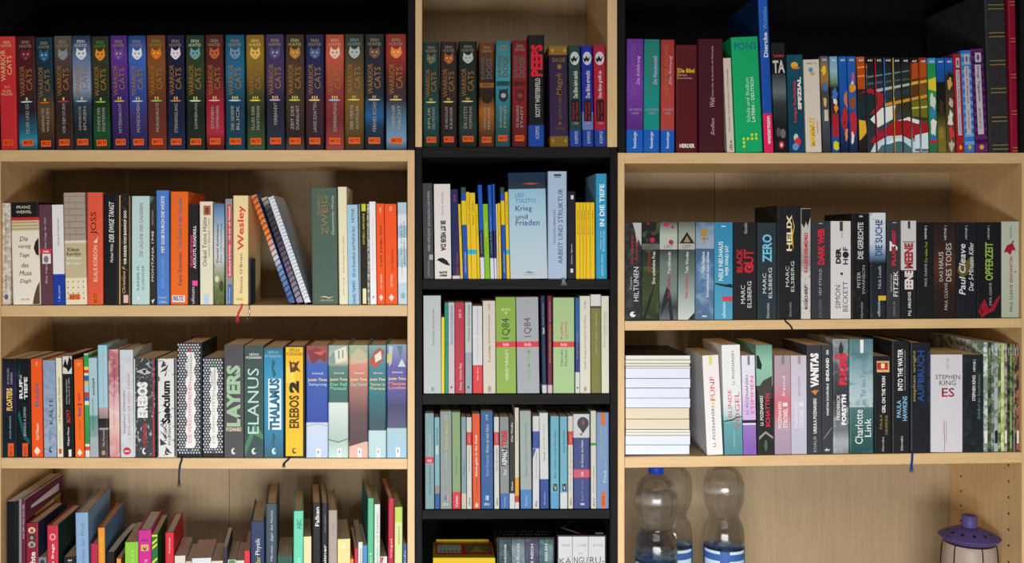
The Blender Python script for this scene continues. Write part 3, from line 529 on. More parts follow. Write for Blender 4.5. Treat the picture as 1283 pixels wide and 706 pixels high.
# ---- second row, left
L2 = [
 (2.8, 13.2, -.3, 255, 'worn whitish paperback at far left', 'd4cabc', [('wir Schlossgarten', '5a5450', 268, 330, .3, .55), ('KAFKA', '5a5450', 345, 362, .35, .6)], [('e', '606068', 369, 376, .25, .75)], dict(noise=('a89c90', 120, .52, .12))),
 (14, 51, -3, 254, 'broad cream hardcover with black and red top band', '1c1a1a 273 b83034 277 c8b890 290 ddd4c2 ~383 e0d8ca',
  [('FRANZ', 'd8d0c0', 258.5, 262, .22, .72, 'h'), ('WERFEL', 'd8d0c0', 264.5, 268, .2, .76, 'h')]+[(a, '3c342c', y, y+6, l, r, 'h', 0, .25) for a, y, l, r in (('Die', 297, .3, .6), ('vierzig', 307, .25, .7), ('Tage', 318, .28, .64), ('des', 330, .34, .6), ('Musa', 340, .26, .7), ('Dagh', 350.5, .28, .68))]+[('FISCHER', 'b05850', 375, 377, .3, .6, 'h')],
  [('r', '9c8660', 279+i*4, 280+i*4, .02, .98) for i in range(3)]+[('p', '2a2422', [(1, 298), (.86, 304), (.8, 312), (.88, 320), (1, 322)]), ('p', '5a4630', [(1, 352), (.86, 362), (.76, 374), (.72, 382.5), (1, 382.5)])]),
 (51.5, 67, -3, 257, 'plum paperback with red and white square label', '5c3a44', [('Eine Frage der Zeit', 'c8b4b8', 273, 312, .4, .6, 'u', 0, .2), ('Alex Capus', 'c8b4b8', 330, 356, .4, .62), ('btb', 'e8d0d0', 314, 317, .3, .75, 'h', .02)], [('r', 'd02c44', 312.5, 318, .02, .98), ('r', 'd8d4cc', 318.5, 331, .2, .88), ('e', '7a7470', 321, 330, .3, .7)], dict(hard=False)),
 (67.3, 81.3, -2.5, 257, 'white paperback with royal blue lower third', 'dad6d6 344 1c3a98', [('Der kleine Vampir', '4a5cb0', 274, 296, .45, .65), ('Hauser', '5a5450', 297, 308, .45, .62), ('1 dtv junior', 'c8d0ec', 358, 378, .42, .66)], (), dict(hard=False)),
 (82, 109, -3, 242, 'beige clothbound book with brown brick print and dotted foot', 'a09084 302 d8cdb8 305 b8ac88 349 ddd0b6', [('Klaus', '6a5c44', 311, 315.5, .16, .7, 'h', .01), ('Kordon', '6a5c44', 316.5, 321, .12, .78, 'h', .01), ('Julians', 'e8e0d0', 322, 326.5, .12, .78, 'h', .02), ('Bruder', 'e8e0d0', 328, 332, .14, .74, 'h', .02), ('BELTZ', '3a1408', 371, 375, .25, .65, 'h')],
  [('r', '857668', 246+i*8, 246.8+i*8, .02, .98) for i in range(7)]+[('r', '857668', 246+i*8, 254+i*8, .25+.3*(i % 2), .27+.3*(i % 2)) for i in range(7)]+[('e', '5a5048', 353+(i//4)*7, 354.6+(i//4)*7, .12+.24*(i % 4), .17+.24*(i % 4)) for i in range(16)]+[('r', 'd86a2c', 369.5, 376, .2, .7)]),
 (109.5, 129, -.5, 241.5, 'coral red hardcover with large black title', 'd8563c', [('JOSS', '33201c', 266, 294, .22, .7, 'u'), ('KLAUS KORDON', 'ecd0c0', 308, 353, .4, .66), ('BELTZ', '401808', 368, 380, .42, .62)], [('r', 'd8601c', 367, 382, .35, .7), ('p', 'ecd8d0', [(.4, 304), (.62, 300), (.7, 296), (.62, 305)])]),
 (129.8, 148.3, -.2, 243, 'black hardcover with white handwritten title', '18191b', [('DER EWIGE TANGT', 'e0dcd6', 253, 304, .38, .72, 'u', .01, .2), ('Michael Wilde', 'dcd8d2', 306, 329, .46, .66)]),
 (149, 163.6, 0, 243.5, 'battered black paperback with tan worn edges', '1e1a18', [('WIR KINDER VOM BAHNHOF ZOO', 'e0d8cc', 264, 332, .42, .66, 'u', .03), ('Christiane F.', 'd8b890', 334, 368, .3, .56, 'u', 0, .2)], [('r', 'b89468', 245, 382, .02, .14), ('r', '8c7450', 246, 382, .88, .98), ('r', 'd8b0a0', 370, 380, .4, .8)], dict(hard=False, noise=('5a4a3c', 220, .62, .06))),
 (164.8, 187.3, 0, 246, 'pale aqua hardcover with purple grey capitals', 'b0ccc8', [('DIE LAGUNE DER GALEEREN', '8c6c78', 255, 322, .45, .64), ('RAINER M.', '3c6c74', 333, 364, .3, .44), ('SCHRÖDER', '3c6c74', 333, 364, .56, .7)], [('p', 'e8f0ee', [(.3, 374), (.45, 372), (.4, 377)])]),
 (187.6, 195.3, 0, 255, 'slim dark olive paperback', '2e2c26', [('MONTANA 1948', 'd8d4c8', 290, 353, .3, .66), ('WATSON', 'a8a498', 264, 283, .35, .62)], [('p', 'd8d4c8', [(.3, 377), (.5, 381), (.8, 375), (.5, 376)])], dict(hard=False)),
 (195.8, 212, -.6, 239, 'cornflower blue hardcover with white title', '4a78c0', [('MIT GOBI DURCH DIE WÜSTE', 'eef0f4', 246, 317, .34, .66, 'u', .02), ('DION LEONARD', '84a4d8', 322, 361, .4, .62), ('Harper', 'c8d4ec', 372, 375, .2, .8, 'h'), ('Collins', 'c8d4ec', 377, 380, .2, .8, 'h')]),
 (213.3, 235.3, .4, 240.5, 'bright orange hardcover with blue grey title', 'e8641e', [('Die Reise in den Norden', '4a6c84', 248, 311, .42, .66, 'u', .02), ('Karla Schneider', '3c4a60', 316, 358, .44, .66, 'u', .01), ('BELTZ', '5a6478', 371.5, 377, .18, .76, 'h', .04)], [('r', 'd8d0d8', 370.5, 379, .12, .84)], dict(pg='t')),
 (235.8, 248.6, 0, 256.5, 'black paperback with pink and white title', '201c1e', [('HELENE HEGEMANN', 'd83c84', 295, 335, .2, .44, 'u', .02), ('AXOLOTL ROADKILL', 'e0dcd8', 283, 337, .48, .78, 'u', .02), ('ullstein', 'c8c4c4', 360, 381, .3, .62)], [('r', 'e04c94', 352, 358.5, .4, .92)], dict(hard=False)),
 (250.5, 267, -.6, 253, 'ivory hardcover with tiny portrait at its top', 'd8d2bc', [('Onkel Toms Hütte', '4a4438', 272, 334, .22, .54, 'u'), ('HARRIET BEECHER STOWE', '7a7464', 274, 322, .66, .78)], [('r', 'c0603c', 258, 270, .3, .85), ('e', '5a4838', 259.5, 269, .42, .74), ('r', 'b0c8d4', 369, 382, .3, .7)]),
 (268, 281, 0, 256, 'paperback with sky and green meadow picture', '4a6c94 ~275 7c98b8 ~300 b8c0c8 ~325 c0c0c0 ~345 8a9070 ~365 5c6c3c ~383 4c5430', [('Daniel Kehlmann', '1c2434', 281, 329, .25, .45, 'u', .01), ('Die Vermessung', '2c3c50', 280, 329, .62, .8)], [('e', 'd0c8b0', 346, 354, .1, .5), ('e', '3c4c28', 352, 366, .5, .95)], dict(hard=False, noise=('7c8458', 90, .66, .1))),
 (283, 291.5, -.8, 249.5, 'slim grey paperback with red title strip', '8c8a8c', [('Burkhard Schröder - Ich war ein Neonazi', 'f0dcd8', 259, 346, .44, .74, 'u', .02), ('Ravensburger', 'd8dcec', 360, 380, .42, .68)], [('r', 'c83c48', 257, 348, .3, .92), ('r', '3c68a4', 357, 382, .3, .92)], dict(hard=False)),
 (292, 311, -1, 245.5, 'pale yellow hardcover with big red title and red ribbon', 'e0cc94', [('Wesley', 'd03c3c', 258, 314, .3, .84, 'u', .02), ("Stacey O'Brien", '4c3c28', 318, 368, .44, .66), ('HEYNE', '7c6c48', 374, 377, .22, .66, 'h')]),
]
L2b = [
 (391.3, 424, -2.2, 236, 'thick dark green clothbound volume with gold letters', '4c6054', [('Stefan', '8c744c', 246, 270, .22, .36), ('ZWEIG', '8c744c', 246, 294, .4, .64), ('Gesammelte Werke', 'b8bcae', 246, 295, .78, .88, 'u', 0, .2), ('ANACONDA', 'c8c0a0', 376, 378, .3, .8, 'h')], [('p', 'c8c0a0', [(.28, 373), (.5, 371.5), (.65, 373.5), (.85, 371.5), (.65, 374.8), (.5, 373)])], dict(noise=('455a4e', 400, .5, .2), depth=.15, side='3c4a42')),
 (425, 436.3, -2, 234.5, 'cream slim hardcover beside the thick green volume', 'd8d2b4', [('Drei Dichter ihres Lebens', '8c8468', 296, 342, .45, .64), ('Stefan Zweig', '8c8468', 348, 371, .45, .64)]),
 (436.8, 450, -2, 257, 'light blue paperback with black title', '98bcd4', [('HEYNE', '2c3c4c', 262, 279, .4, .66), ('Elf ist freundlich und Fünf ist laut', '1c2c3c', 284, 347, .4, .68), ('DANIEL TAMMET', '1c2c3c', 352, 381, .4, .68)], (), dict(hard=False)),
 (450.3, 452, -1, 256, 'very thin grey booklet', '8c8c84', (), (), dict(hard=False)),
 (452.3, 460.3, -1, 254.5, 'black booklet with yellow green lettering', '1c1c18', [('ACH BILLY, ARME KLEINE', 'b8b838', 268, 307, .35, .7, 'u', .02)], [('r', 'b8c030', 256, 265, .2, .85), ('r', 'd8d4a8', 362, 381, .3, .85)], dict(hard=False)),
 (460.6, 463.3, -1, 256, 'thin mottled grey booklet', '6c6860', (), (), dict(hard=False, noise=('b8b4a8', 200, .5, .1))),
 (463.7, 471.8, -1.5, 253, 'slim white paperback with faint pink title', 'dcdcdc', [('Das Urteil, die Verwandlung', 'd8a0a4', 272, 338, .4, .64)], [('e', 'a0a0a4', 371, 374, .3, .7)], dict(hard=False)),
 (472.6, 482.6, -1.5, 255.5, 'orange paperback with black title', 'e8501c', [('Lauf, Junge, lauf', '3c1c10', 283, 334, .42, .72, 'u', .01), ('Uri Orlev', 'f0d8c8', 344, 363, .4, .66), ('1187', 'f0d0c0', 260, 267, .4, .64)], [('p', 'f0d0c0', [(.5, 369), (.75, 373), (.5, 378), (.25, 373)])], dict(hard=False)),
 (483.2, 498, -1.5, 256, 'wider orange paperback with small dark title', 'e2501c', [('Der Glaslacken', '7c2c14', 312, 340, .5, .68), ('Uri Orlev', 'f0d8c8', 344, 360, .4, .62), ('925', 'f0d0c0', 259, 265, .42, .62)], [('p', 'f0d0c0', [(.5, 369), (.72, 373), (.5, 378), (.28, 373)])], dict(hard=False)),
 (499, 510, -.8, 254, 'pale blue and white checked paperback', 'a8bcc8 269 c8d0d4 283 9cb4c4 298 ccd4d8 312 a0b8c8 335 d0d4d8 355 b0c4d0', [('Der Junge im', '2c3c4c', 280, 319, .3, .5), ('gestreiften Pyjama', '2c3c4c', 278, 332, .62, .84), ('JOHN BOYNE', '6c7c8c', 326, 346, .4, .55)], [('e', '8ca0b0', 367, 375, .3, .8)], dict(hard=False)),
]
# ---- third row, left
HEX = lambda ya, yb, dx, dy, x0, x1: [('h', 'b8bcc4', [(x0+dx*(i+.5*(j % 2))+dx*.36*math.cos(k*math.pi/3+.52), ya+dy*j-dy*.42*math.sin(k*math.pi/3+.52)) for k in range(6)]) for j in range(int((yb-ya)/dy)) for i in range(int((x1-x0)/dx)) ]
def hexart(ya, yb, w):
    dx = 3.5/w; a = HEX(ya+2.5, yb-1, dx, 3.3, .05, 1.0)
    edge = [(.34+(.06 if (i//2) % 2 else 0), yb-12-i*(yb-ya-24)/24) for i in range(25)]
    edge2 = [(.68+(.06 if (i//2) % 2 else 0), ya+12+i*(yb-ya-24)/24) for i in range(25)]
    return a+[('p', 'e4e2e0', edge+edge2)]
L3 = [
 (3.4, 21, -.8, 450, 'black paperback with purple glow and yellow title', '14181e ~490 2c2448 ~508 241c38 ~530 0e1c24 ~573 14262c', [('FLOATERS', 'e0c060', 487, 515, .3, .72, 'u', .04), ('IM SOG DES', '9ca8b0', 462, 482, .36, .5), ('MEERES', '9ca8b0', 467, 482, .6, .74), ('KATJA BRANDIS', 'a8b0b8', 522, 550, .5, .64), ('BELTZ', '501808', 560, 571, .5, .7)], [('r', 'e05c2c', 556, 572.5, .38, .8)], dict(hard=False)),
 (22, 38.6, -1.5, 450, 'black paperback with teal swirl and white title', '10181c', [('RUF', 'd8dcdc', 476, 500, .2, .46, 'u', .04), ('DER', 'd8dcdc', 470, 475, .26, .4), ('TIEFE', 'd8dcdc', 473, 501, .56, .82, 'u', .04), ('BRANDIS & ZIEMEK', 'a8b0b4', 510, 547, .5, .68), ('BELTZ', '501808', 560, 571, .5, .7)], [('p', '14545c', [(.05, 520), (.2, 515), (.6, 545), (.95, 553), (.95, 558), (.5, 551)]), ('p', '0e4048', [(.05, 470), (.3, 455), (.2, 480)]), ('r', 'd8582c', 556, 572.5, .38, .8)], dict(hard=False)),
 (40, 53.6, -1.5, 450.5, 'orange paperback with slate blue capitals', 'e8561e', [('EULEN', '6c6478', 482, 510, .36, .72, 'u', .03), ('Carl Hiaasen', 'f4dccc', 531, 552, .4, .66, 'u', .01), ('1144', 'f4dccc', 454, 459, .44, .64)], [('p', 'f4dccc', [(.5, 560), (.8, 566), (.5, 571), (.2, 566)])], dict(hard=False)),
 (55.5, 71, -2, 452, 'grey blue paperback with tall dark title', '8a9cb4 ~500 94a4bc ~574 9cacc0', [('KÄLTE', '2c3844', 500, 532, .42, .76), ('Malinke', '6c7c94', 536, 556, .42, .58, 'u', 0, .3)], [('e', '2c3440', 561, 568, .4, .68), ('e', '94a4bc', 562, 566, .5, .72)], dict(hard=False, noise=('788cac', 90, .55, .12))),
 (72, 79, -2.2, 449, 'slim cream paperback with dark title', 'dcd8bc', [('12 Minuten nach Mitternacht', '4c4838', 473, 530, .36, .68), ('PANTUM', '6ca0c0', 542, 559, .4, .64)], [('r', 'c83c3c', 563, 569, .3, .75)], dict(hard=False)),
 (80, 92.3, -2, 446, 'black paperback with red numeral and white top picture', '18181a', [('BOY7', 'd02c34', 514, 530, .34, .74, 'u', .02), ('vertraue niemandem', 'c8c4c0', 476, 507, .3, .46), ('traue einmal dir selbst', 'c8c4c0', 474, 507, .56, .7), ('Mirjam Mous', 'dcd8d4', 536, 559, .4, .66, 'u', .01)], [('r', 'd0ccc8', 446.8, 469, .04, .96), ('p', '18181a', [(.05, 460), (.3, 450), (.5, 458), (.7, 447), (.95, 452), (.95, 460), (.6, 467), (.4, 462)]), ('r', 'dcd8d4', 564, 573, .5, .8)], dict(hard=False)),
 (94.5, 105.5, -2, 451, 'orange paperback with blue and red title', 'ec661c', [('boy', '3c4c90', 510, 522, .36, .78, 'u', .04), ('2', '1c1c20', 506, 509, .36, .78, 'u', .04), ('girl', 'c8343c', 494, 505, .36, .78, 'u', .04), ('Terence Blacker', '9c4c28', 527, 552, .44, .62), ('925', 'f0d0c0', 455, 459, .4, .66)], [('p', 'f4dccc', [(.5, 563), (.8, 568), (.5, 572), (.2, 568)])], dict(hard=False)),
 (107, 112.3, -2, 443.5, 'slim green paperback with coloured stripes', 'd8d4c8 ~446 2c9c50 460 e0d050 464 c83434 468 e0d8c0 471 2c60b0 478 e0b030 482 9cc0d0 492 c83434 498 2c60b0 503 e0d8b0 508 38a054 ~556 2c8c48 557 e0dcd0 560 d04040 565 e0dcd4', (), (), dict(hard=False)),
 (113, 123.3, -2.2, 449, 'pale blue paperback with black brush title', 'a4c4cc ~520 9cbcc0 ~523 5c8c88 ~545 7c9c98 548 a0a8b0', [('erschöpft', '2c3438', 474, 496, .4, .76, 'u', .02, .3), ('EINE GESCHICHTE', '4c6468', 500, 540, .34, .54)], (), dict(hard=False)),
 (124, 135.8, -2, 433, 'tall light blue hardcover with dark photographic lower part', '98c4d4 511 b89c9c ~524 8c7c7c 525 1c1c20 ~536 2c2c2c 537 c0b8b0 ~540 3c3430 ~574 4c4440', [('Niemand wird mich töten', 'c89ca8', 442, 507, .42, .66), ('Mia Mommo', 'c8c0bc', 539, 560, .42, .64)], [('e', 'a88c78', 565, 571, .3, .7)]),
 (137, 150, -2, 438.5, 'rose red watercolour hardcover', 'b07078 ~470 a85c68 ~500 c8949c ~515 e0c4c4 ~535 dcc0a8 ~550 d09890 ~574 c88488', [('Das Geheimnis des Feuers', '6c3440', 447, 497, .5, .66), ('Henning Mankell', 'a87480', 500, 537, .44, .58)], (), dict(noise=('d8b0b0', 60, .56, .1))),
 (151, 168, -1.7, 439, 'off white hardcover with pink grey handwriting', 'ccd0d4', [('Stephen Chbosky', '4c5058', 489, 544, .24, .42, 'u', 0, .1), ('Das also ist mein Leben', 'c87880', 469, 546, .56, .74, 'u', 0, .1)], [('e', 'c83440', 561, 570.5, .2, .78), ('r', 'e8d0d0', 565, 567, .32, .66)], dict(noise=('bcc4cc', 70, .5, .15))),
 (168.3, 194.5, -.5, 449.5, 'charcoal thriller with bold white title and red edge', '3c3e42', [('EREBOS', 'e0e0de', 479, 524, .16, .66, 'u', .07), ('U. POZNANSKI', 'c83844', 531, 562, .42, .6, 'u', .02)], [('r', 'd8d8d8', 450, 574, .0, .05), ('r', 'c03440', 450, 574, .9, .95), ('p', 'b4b8bc', [(.1, 466), (.5, 462), (.85, 468), (.5, 470)]), ('p', '28292c', [(.4, 464), (.6, 464), (.55, 468), (.45, 468)]), ('e', 'd8d8d8', 562, 570, .38, .58), ('e', '3c3e42', 563, 568, .46, .62)], dict(hard=False, noise=('a8acb0', 75, .62, .03, 2.0))),
 (197, 221, -.8, 450, 'white paperback with black crackle and blackletter title', 'd8d8d6', [('Saeculum', '1a1a1c', 478, 531, .26, .7, 'u', .04), ('URSULA', '3c3c40', 528, 553, .36, .5), ('POZNANSKI', '3c3c40', 524, 558, .58, .72), ], [('r', '3c3e42', 450, 574, .0, .08), ('r', '3c3e42', 450, 574, .9, .99), ('e', '2c2c30', 564, 571, .4, .62), ('e', 'd8d8d6', 565, 569, .47, .64)]+[('p', '3a3a40', [(.1+.8*random.random(), y), (.1+.8*random.random(), y+9), (.5, y+7)]) for y in (452, 458, 464, 532, 540, 550, 560)], dict(hard=False, noise=('4a4c50', 60, .64, .025, 2.5))),
 (222, 253.3, 0, 430, 'tall black and white honeycomb hardcover with ribbon', '1e2024', [('DIE VERSCHWORENEN', 'd06c78', 479, 555, .44, .58), ('URSULA', '50545c', 446, 472, .36, .46), ('POZNANSKI', '50545c', 444, 477, .5, .6)], hexart(430, 574, 31.3)+[('e', 'd0343c', 438, 442, .46, .58), ('e', '50545c', 563, 568, .44, .56)]),
 (254, 280, 0, 449, 'shorter black and white honeycomb paperback', '1e2024', [('DIE VERNICHTETEN', '78b08c', 489, 556, .46, .6), ('URSULA', '50545c', 466, 484, .4, .5), ('POZNANSKI', '50545c', 462, 488, .53, .63)], hexart(449, 574, 26)+[('e', '2c8c50', 455, 459, .46, .6), ('e', '50545c', 563, 568, .44, .58)], dict(hard=False)),
 (281, 305.3, -.2, 433, 'dark grey paperback with huge pale green title', '4c4a4e', [('LAYERS', '9cbc9c', 458, 535, .12, .84, 'u', .05), ('POZNANSKI', 'd0c8a0', 536, 541, .1, .88, 'h', .04)], [('e', 'd0d0d0', 562, 570, .36, .6), ('e', '4c4a4e', 563, 568, .46, .64)], dict(hard=False)),
 (306.2, 330.2, -.2, 433.5, 'dark green paperback with pale thin title', '3c4c4c ~500 34504c ~540 2c4c44 ~574 3c4c50', [('ELANUS', 'b8d4cc', 462, 544, .18, .76), ('URSULA', 'd8dcd8', 443, 446, .26, .78, 'h', .02), ('POZNANSKI', 'd8dcd8', 447, 450, .1, .9, 'h', .02)], [('p', '4c7c60', [(.02, 560), (.5, 530), (.98, 545), (.98, 552), (.5, 545), (.05, 572)]), ('e', 'd0d8d4', 562, 570, .38, .64), ('e', '34504c', 563, 568, .48, .68)], dict(hard=False)),
 (331.2, 355, -.5, 436, 'bright blue paperback with white box title', '2c5c74 ~450 2c84ac ~475 3090bc ~530 2c84ac ~574 2c5c70', [('THALAMUS', '2a6888', 475, 539, .28, .82, 'u', .05), ('URSULA', '9cc8d8', 440, 443.5, .2, .76, 'h'), ('POZNANSKI', '9cc8d8', 445, 448.5, .06, .9, 'h')], [('r', 'd8e8ec', 475, 539, .22, .9), ('p', '28586c', [(.45, 450), (.6, 455), (.5, 462), (.65, 470), (.5, 474), (.4, 462)]), ('p', '28586c', [(.45, 542), (.6, 548), (.5, 556), (.6, 566), (.4, 556)]), ('e', 'd0e0e4', 562, 570, .4, .64), ('e', '2c84ac', 563, 568, .5, .68)], dict(hard=False)),
 (356, 382.2, -.2, 434, 'yellow hardcover in black frame with beetle emblem', '2a2622', [('URSULA', '4c3c14', 437, 441, .24, .76, 'h'), ('POZNANSKI', '4c3c14', 442, 446, .12, .88, 'h'), ('EREBOS', '503410', 496, 537, .24, .72, 'u', .03), ('2', '2c2018', 478, 493, .24, .72, 'u', .08)], [('r', 'ecb828', 435.5, 572, .08, .9), ('r', 'f0cc50', 460, 480, .1, .5), ('e', '5c3c1c', 454, 467, .3, .62), ('p', '4c3018', [(.25, 452), (.45, 457), (.75, 452), (.62, 460), (.82, 467), (.55, 464), (.3, 468)]), ('e', 'c89828', 456, 461, .36, .5), ('e', '4c3414', 562, 569, .38, .6), ('e', 'ecb828', 563, 567, .45, .64)]),
]
def justin(x0, x1, top, ramp, sub, subc, art, desc, tc='e8d0a0'):
    L = sub.split('|')
    t = [('Schwindt', 'e8e4dc', top+33.5, top+36, .28, .8, 'h'), ('Justin Time', tc, top+41, top+45.5, .08, .96, 'h', .02)]
    t += [(l, subc, top+47+i*5, top+51+i*5, .1, .94, 'h', .02) for i, l in enumerate(L)]
    a = list(art)+[('r', 'f0f0ee', top+129, top+141, .46, .66), ('p', '404448', [(.52, top+133), (.6, top+131), (.56, top+137)])]
    return (x0, x1, 0, top, desc, ramp, t, a)
L3 += [
 justin(383.5, 410.8, 433.5, '8c4c4c ~440 94504c ~452 6c5c84 ~458 3c5cac ~490 3454a4 ~525 2c449c 530 c4ccdc ~574 b0c4e4', 'Zeitsprung', 'a8c4e8', [('p', '7c3438', [(.05, 440), (.5, 436), (.95, 444), (.9, 455), (.6, 450), (.3, 458)]), ('p', 'c8584c', [(.3, 442), (.9, 440), (.7, 446)]), ('p', '9caac0', [(.02, 534), (.5, 531), (.98, 534), (.98, 535), (.5, 532.2), (.02, 535)])], 'royal blue hardcover with red rooftop picture and pale foot'),
 justin(411.3, 436.3, 433, '8ca498 ~455 b8bca8 ~460 5c7c74 ~480 3c6c64 ~504 3c6460 505 ccd8d4 ~550 a8b8b0 ~574 b8d8d0', 'Der Fall|Montauk', '88c4a8', [('p', 'd8d4c0', [(.3, 440), (.9, 434), (.95, 452), (.4, 456)]), ('p', '7c9490', [(.02, 450), (.3, 440), (.35, 456), (.1, 458)]), ('r', '6c8484', 440, 450, .5, .56), ('r', '6c8484', 439, 449, .7, .76), ('p', '5c706c', [(.02, 551), (.5, 554), (.98, 550), (.98, 551), (.5, 555.2), (.02, 552)])], 'green and white hardcover with pale house picture'),
 justin(437, 461, 433, '9cac90 ~445 8ca088 ~452 d88878 ~458 cc8474 ~490 9c6c64 ~520 5c4448 ~553 4c3c40 554 d4a898 ~574 dcb4a4', 'Das Portal', '98c8b0', [('p', 'b8b090', [(.1, 445), (.5, 436), (.95, 444), (.95, 455), (.1, 457)]), ('p', '4c3c40', [(.02, 552), (.98, 546), (.98, 553), (.02, 560)])], 'salmon pink hardcover fading to dark brown'),
 justin(461.5, 483.8, 433, '7ca0a0 ~445 5c8890 ~465 3c7880 ~490 30707c ~530 2c4c54 540 b4ccd0 ~574 a8c8d0', 'Verrat in|Florenz', 'c8b880', [('p', 'a85440', [(.02, 455), (.3, 442), (.6, 436), (.9, 440), (.8, 452), (.4, 462)]), ('p', 'd8d8c8', [(.35, 446), (.7, 440), (.75, 450), (.4, 455)])], 'teal hardcover with terracotta roof picture and pale foot'),
 justin(484.5, 509.7, 432, '7c98a8 ~445 7c80a8 ~460 5c5898 ~490 545090 ~510 3c3c64 ~536 4c5070 537 a0bcc4 ~574 94bcd4', 'Mission|London', 'e08c70', [('p', 'a8c0c4', [(.1, 434), (.3, 434), (.25, 455), (.12, 460)]), ('p', 'c8b870', [(.02, 445), (.2, 440), (.2, 452), (.02, 456)]), ('p', 'b8ccd0', [(.55, 460), (.75, 450), (.95, 460)]), ('p', '5c7080', [(.5, 434), (.8, 434), (.7, 450)])], 'violet blue hardcover with grey tower picture'),
]
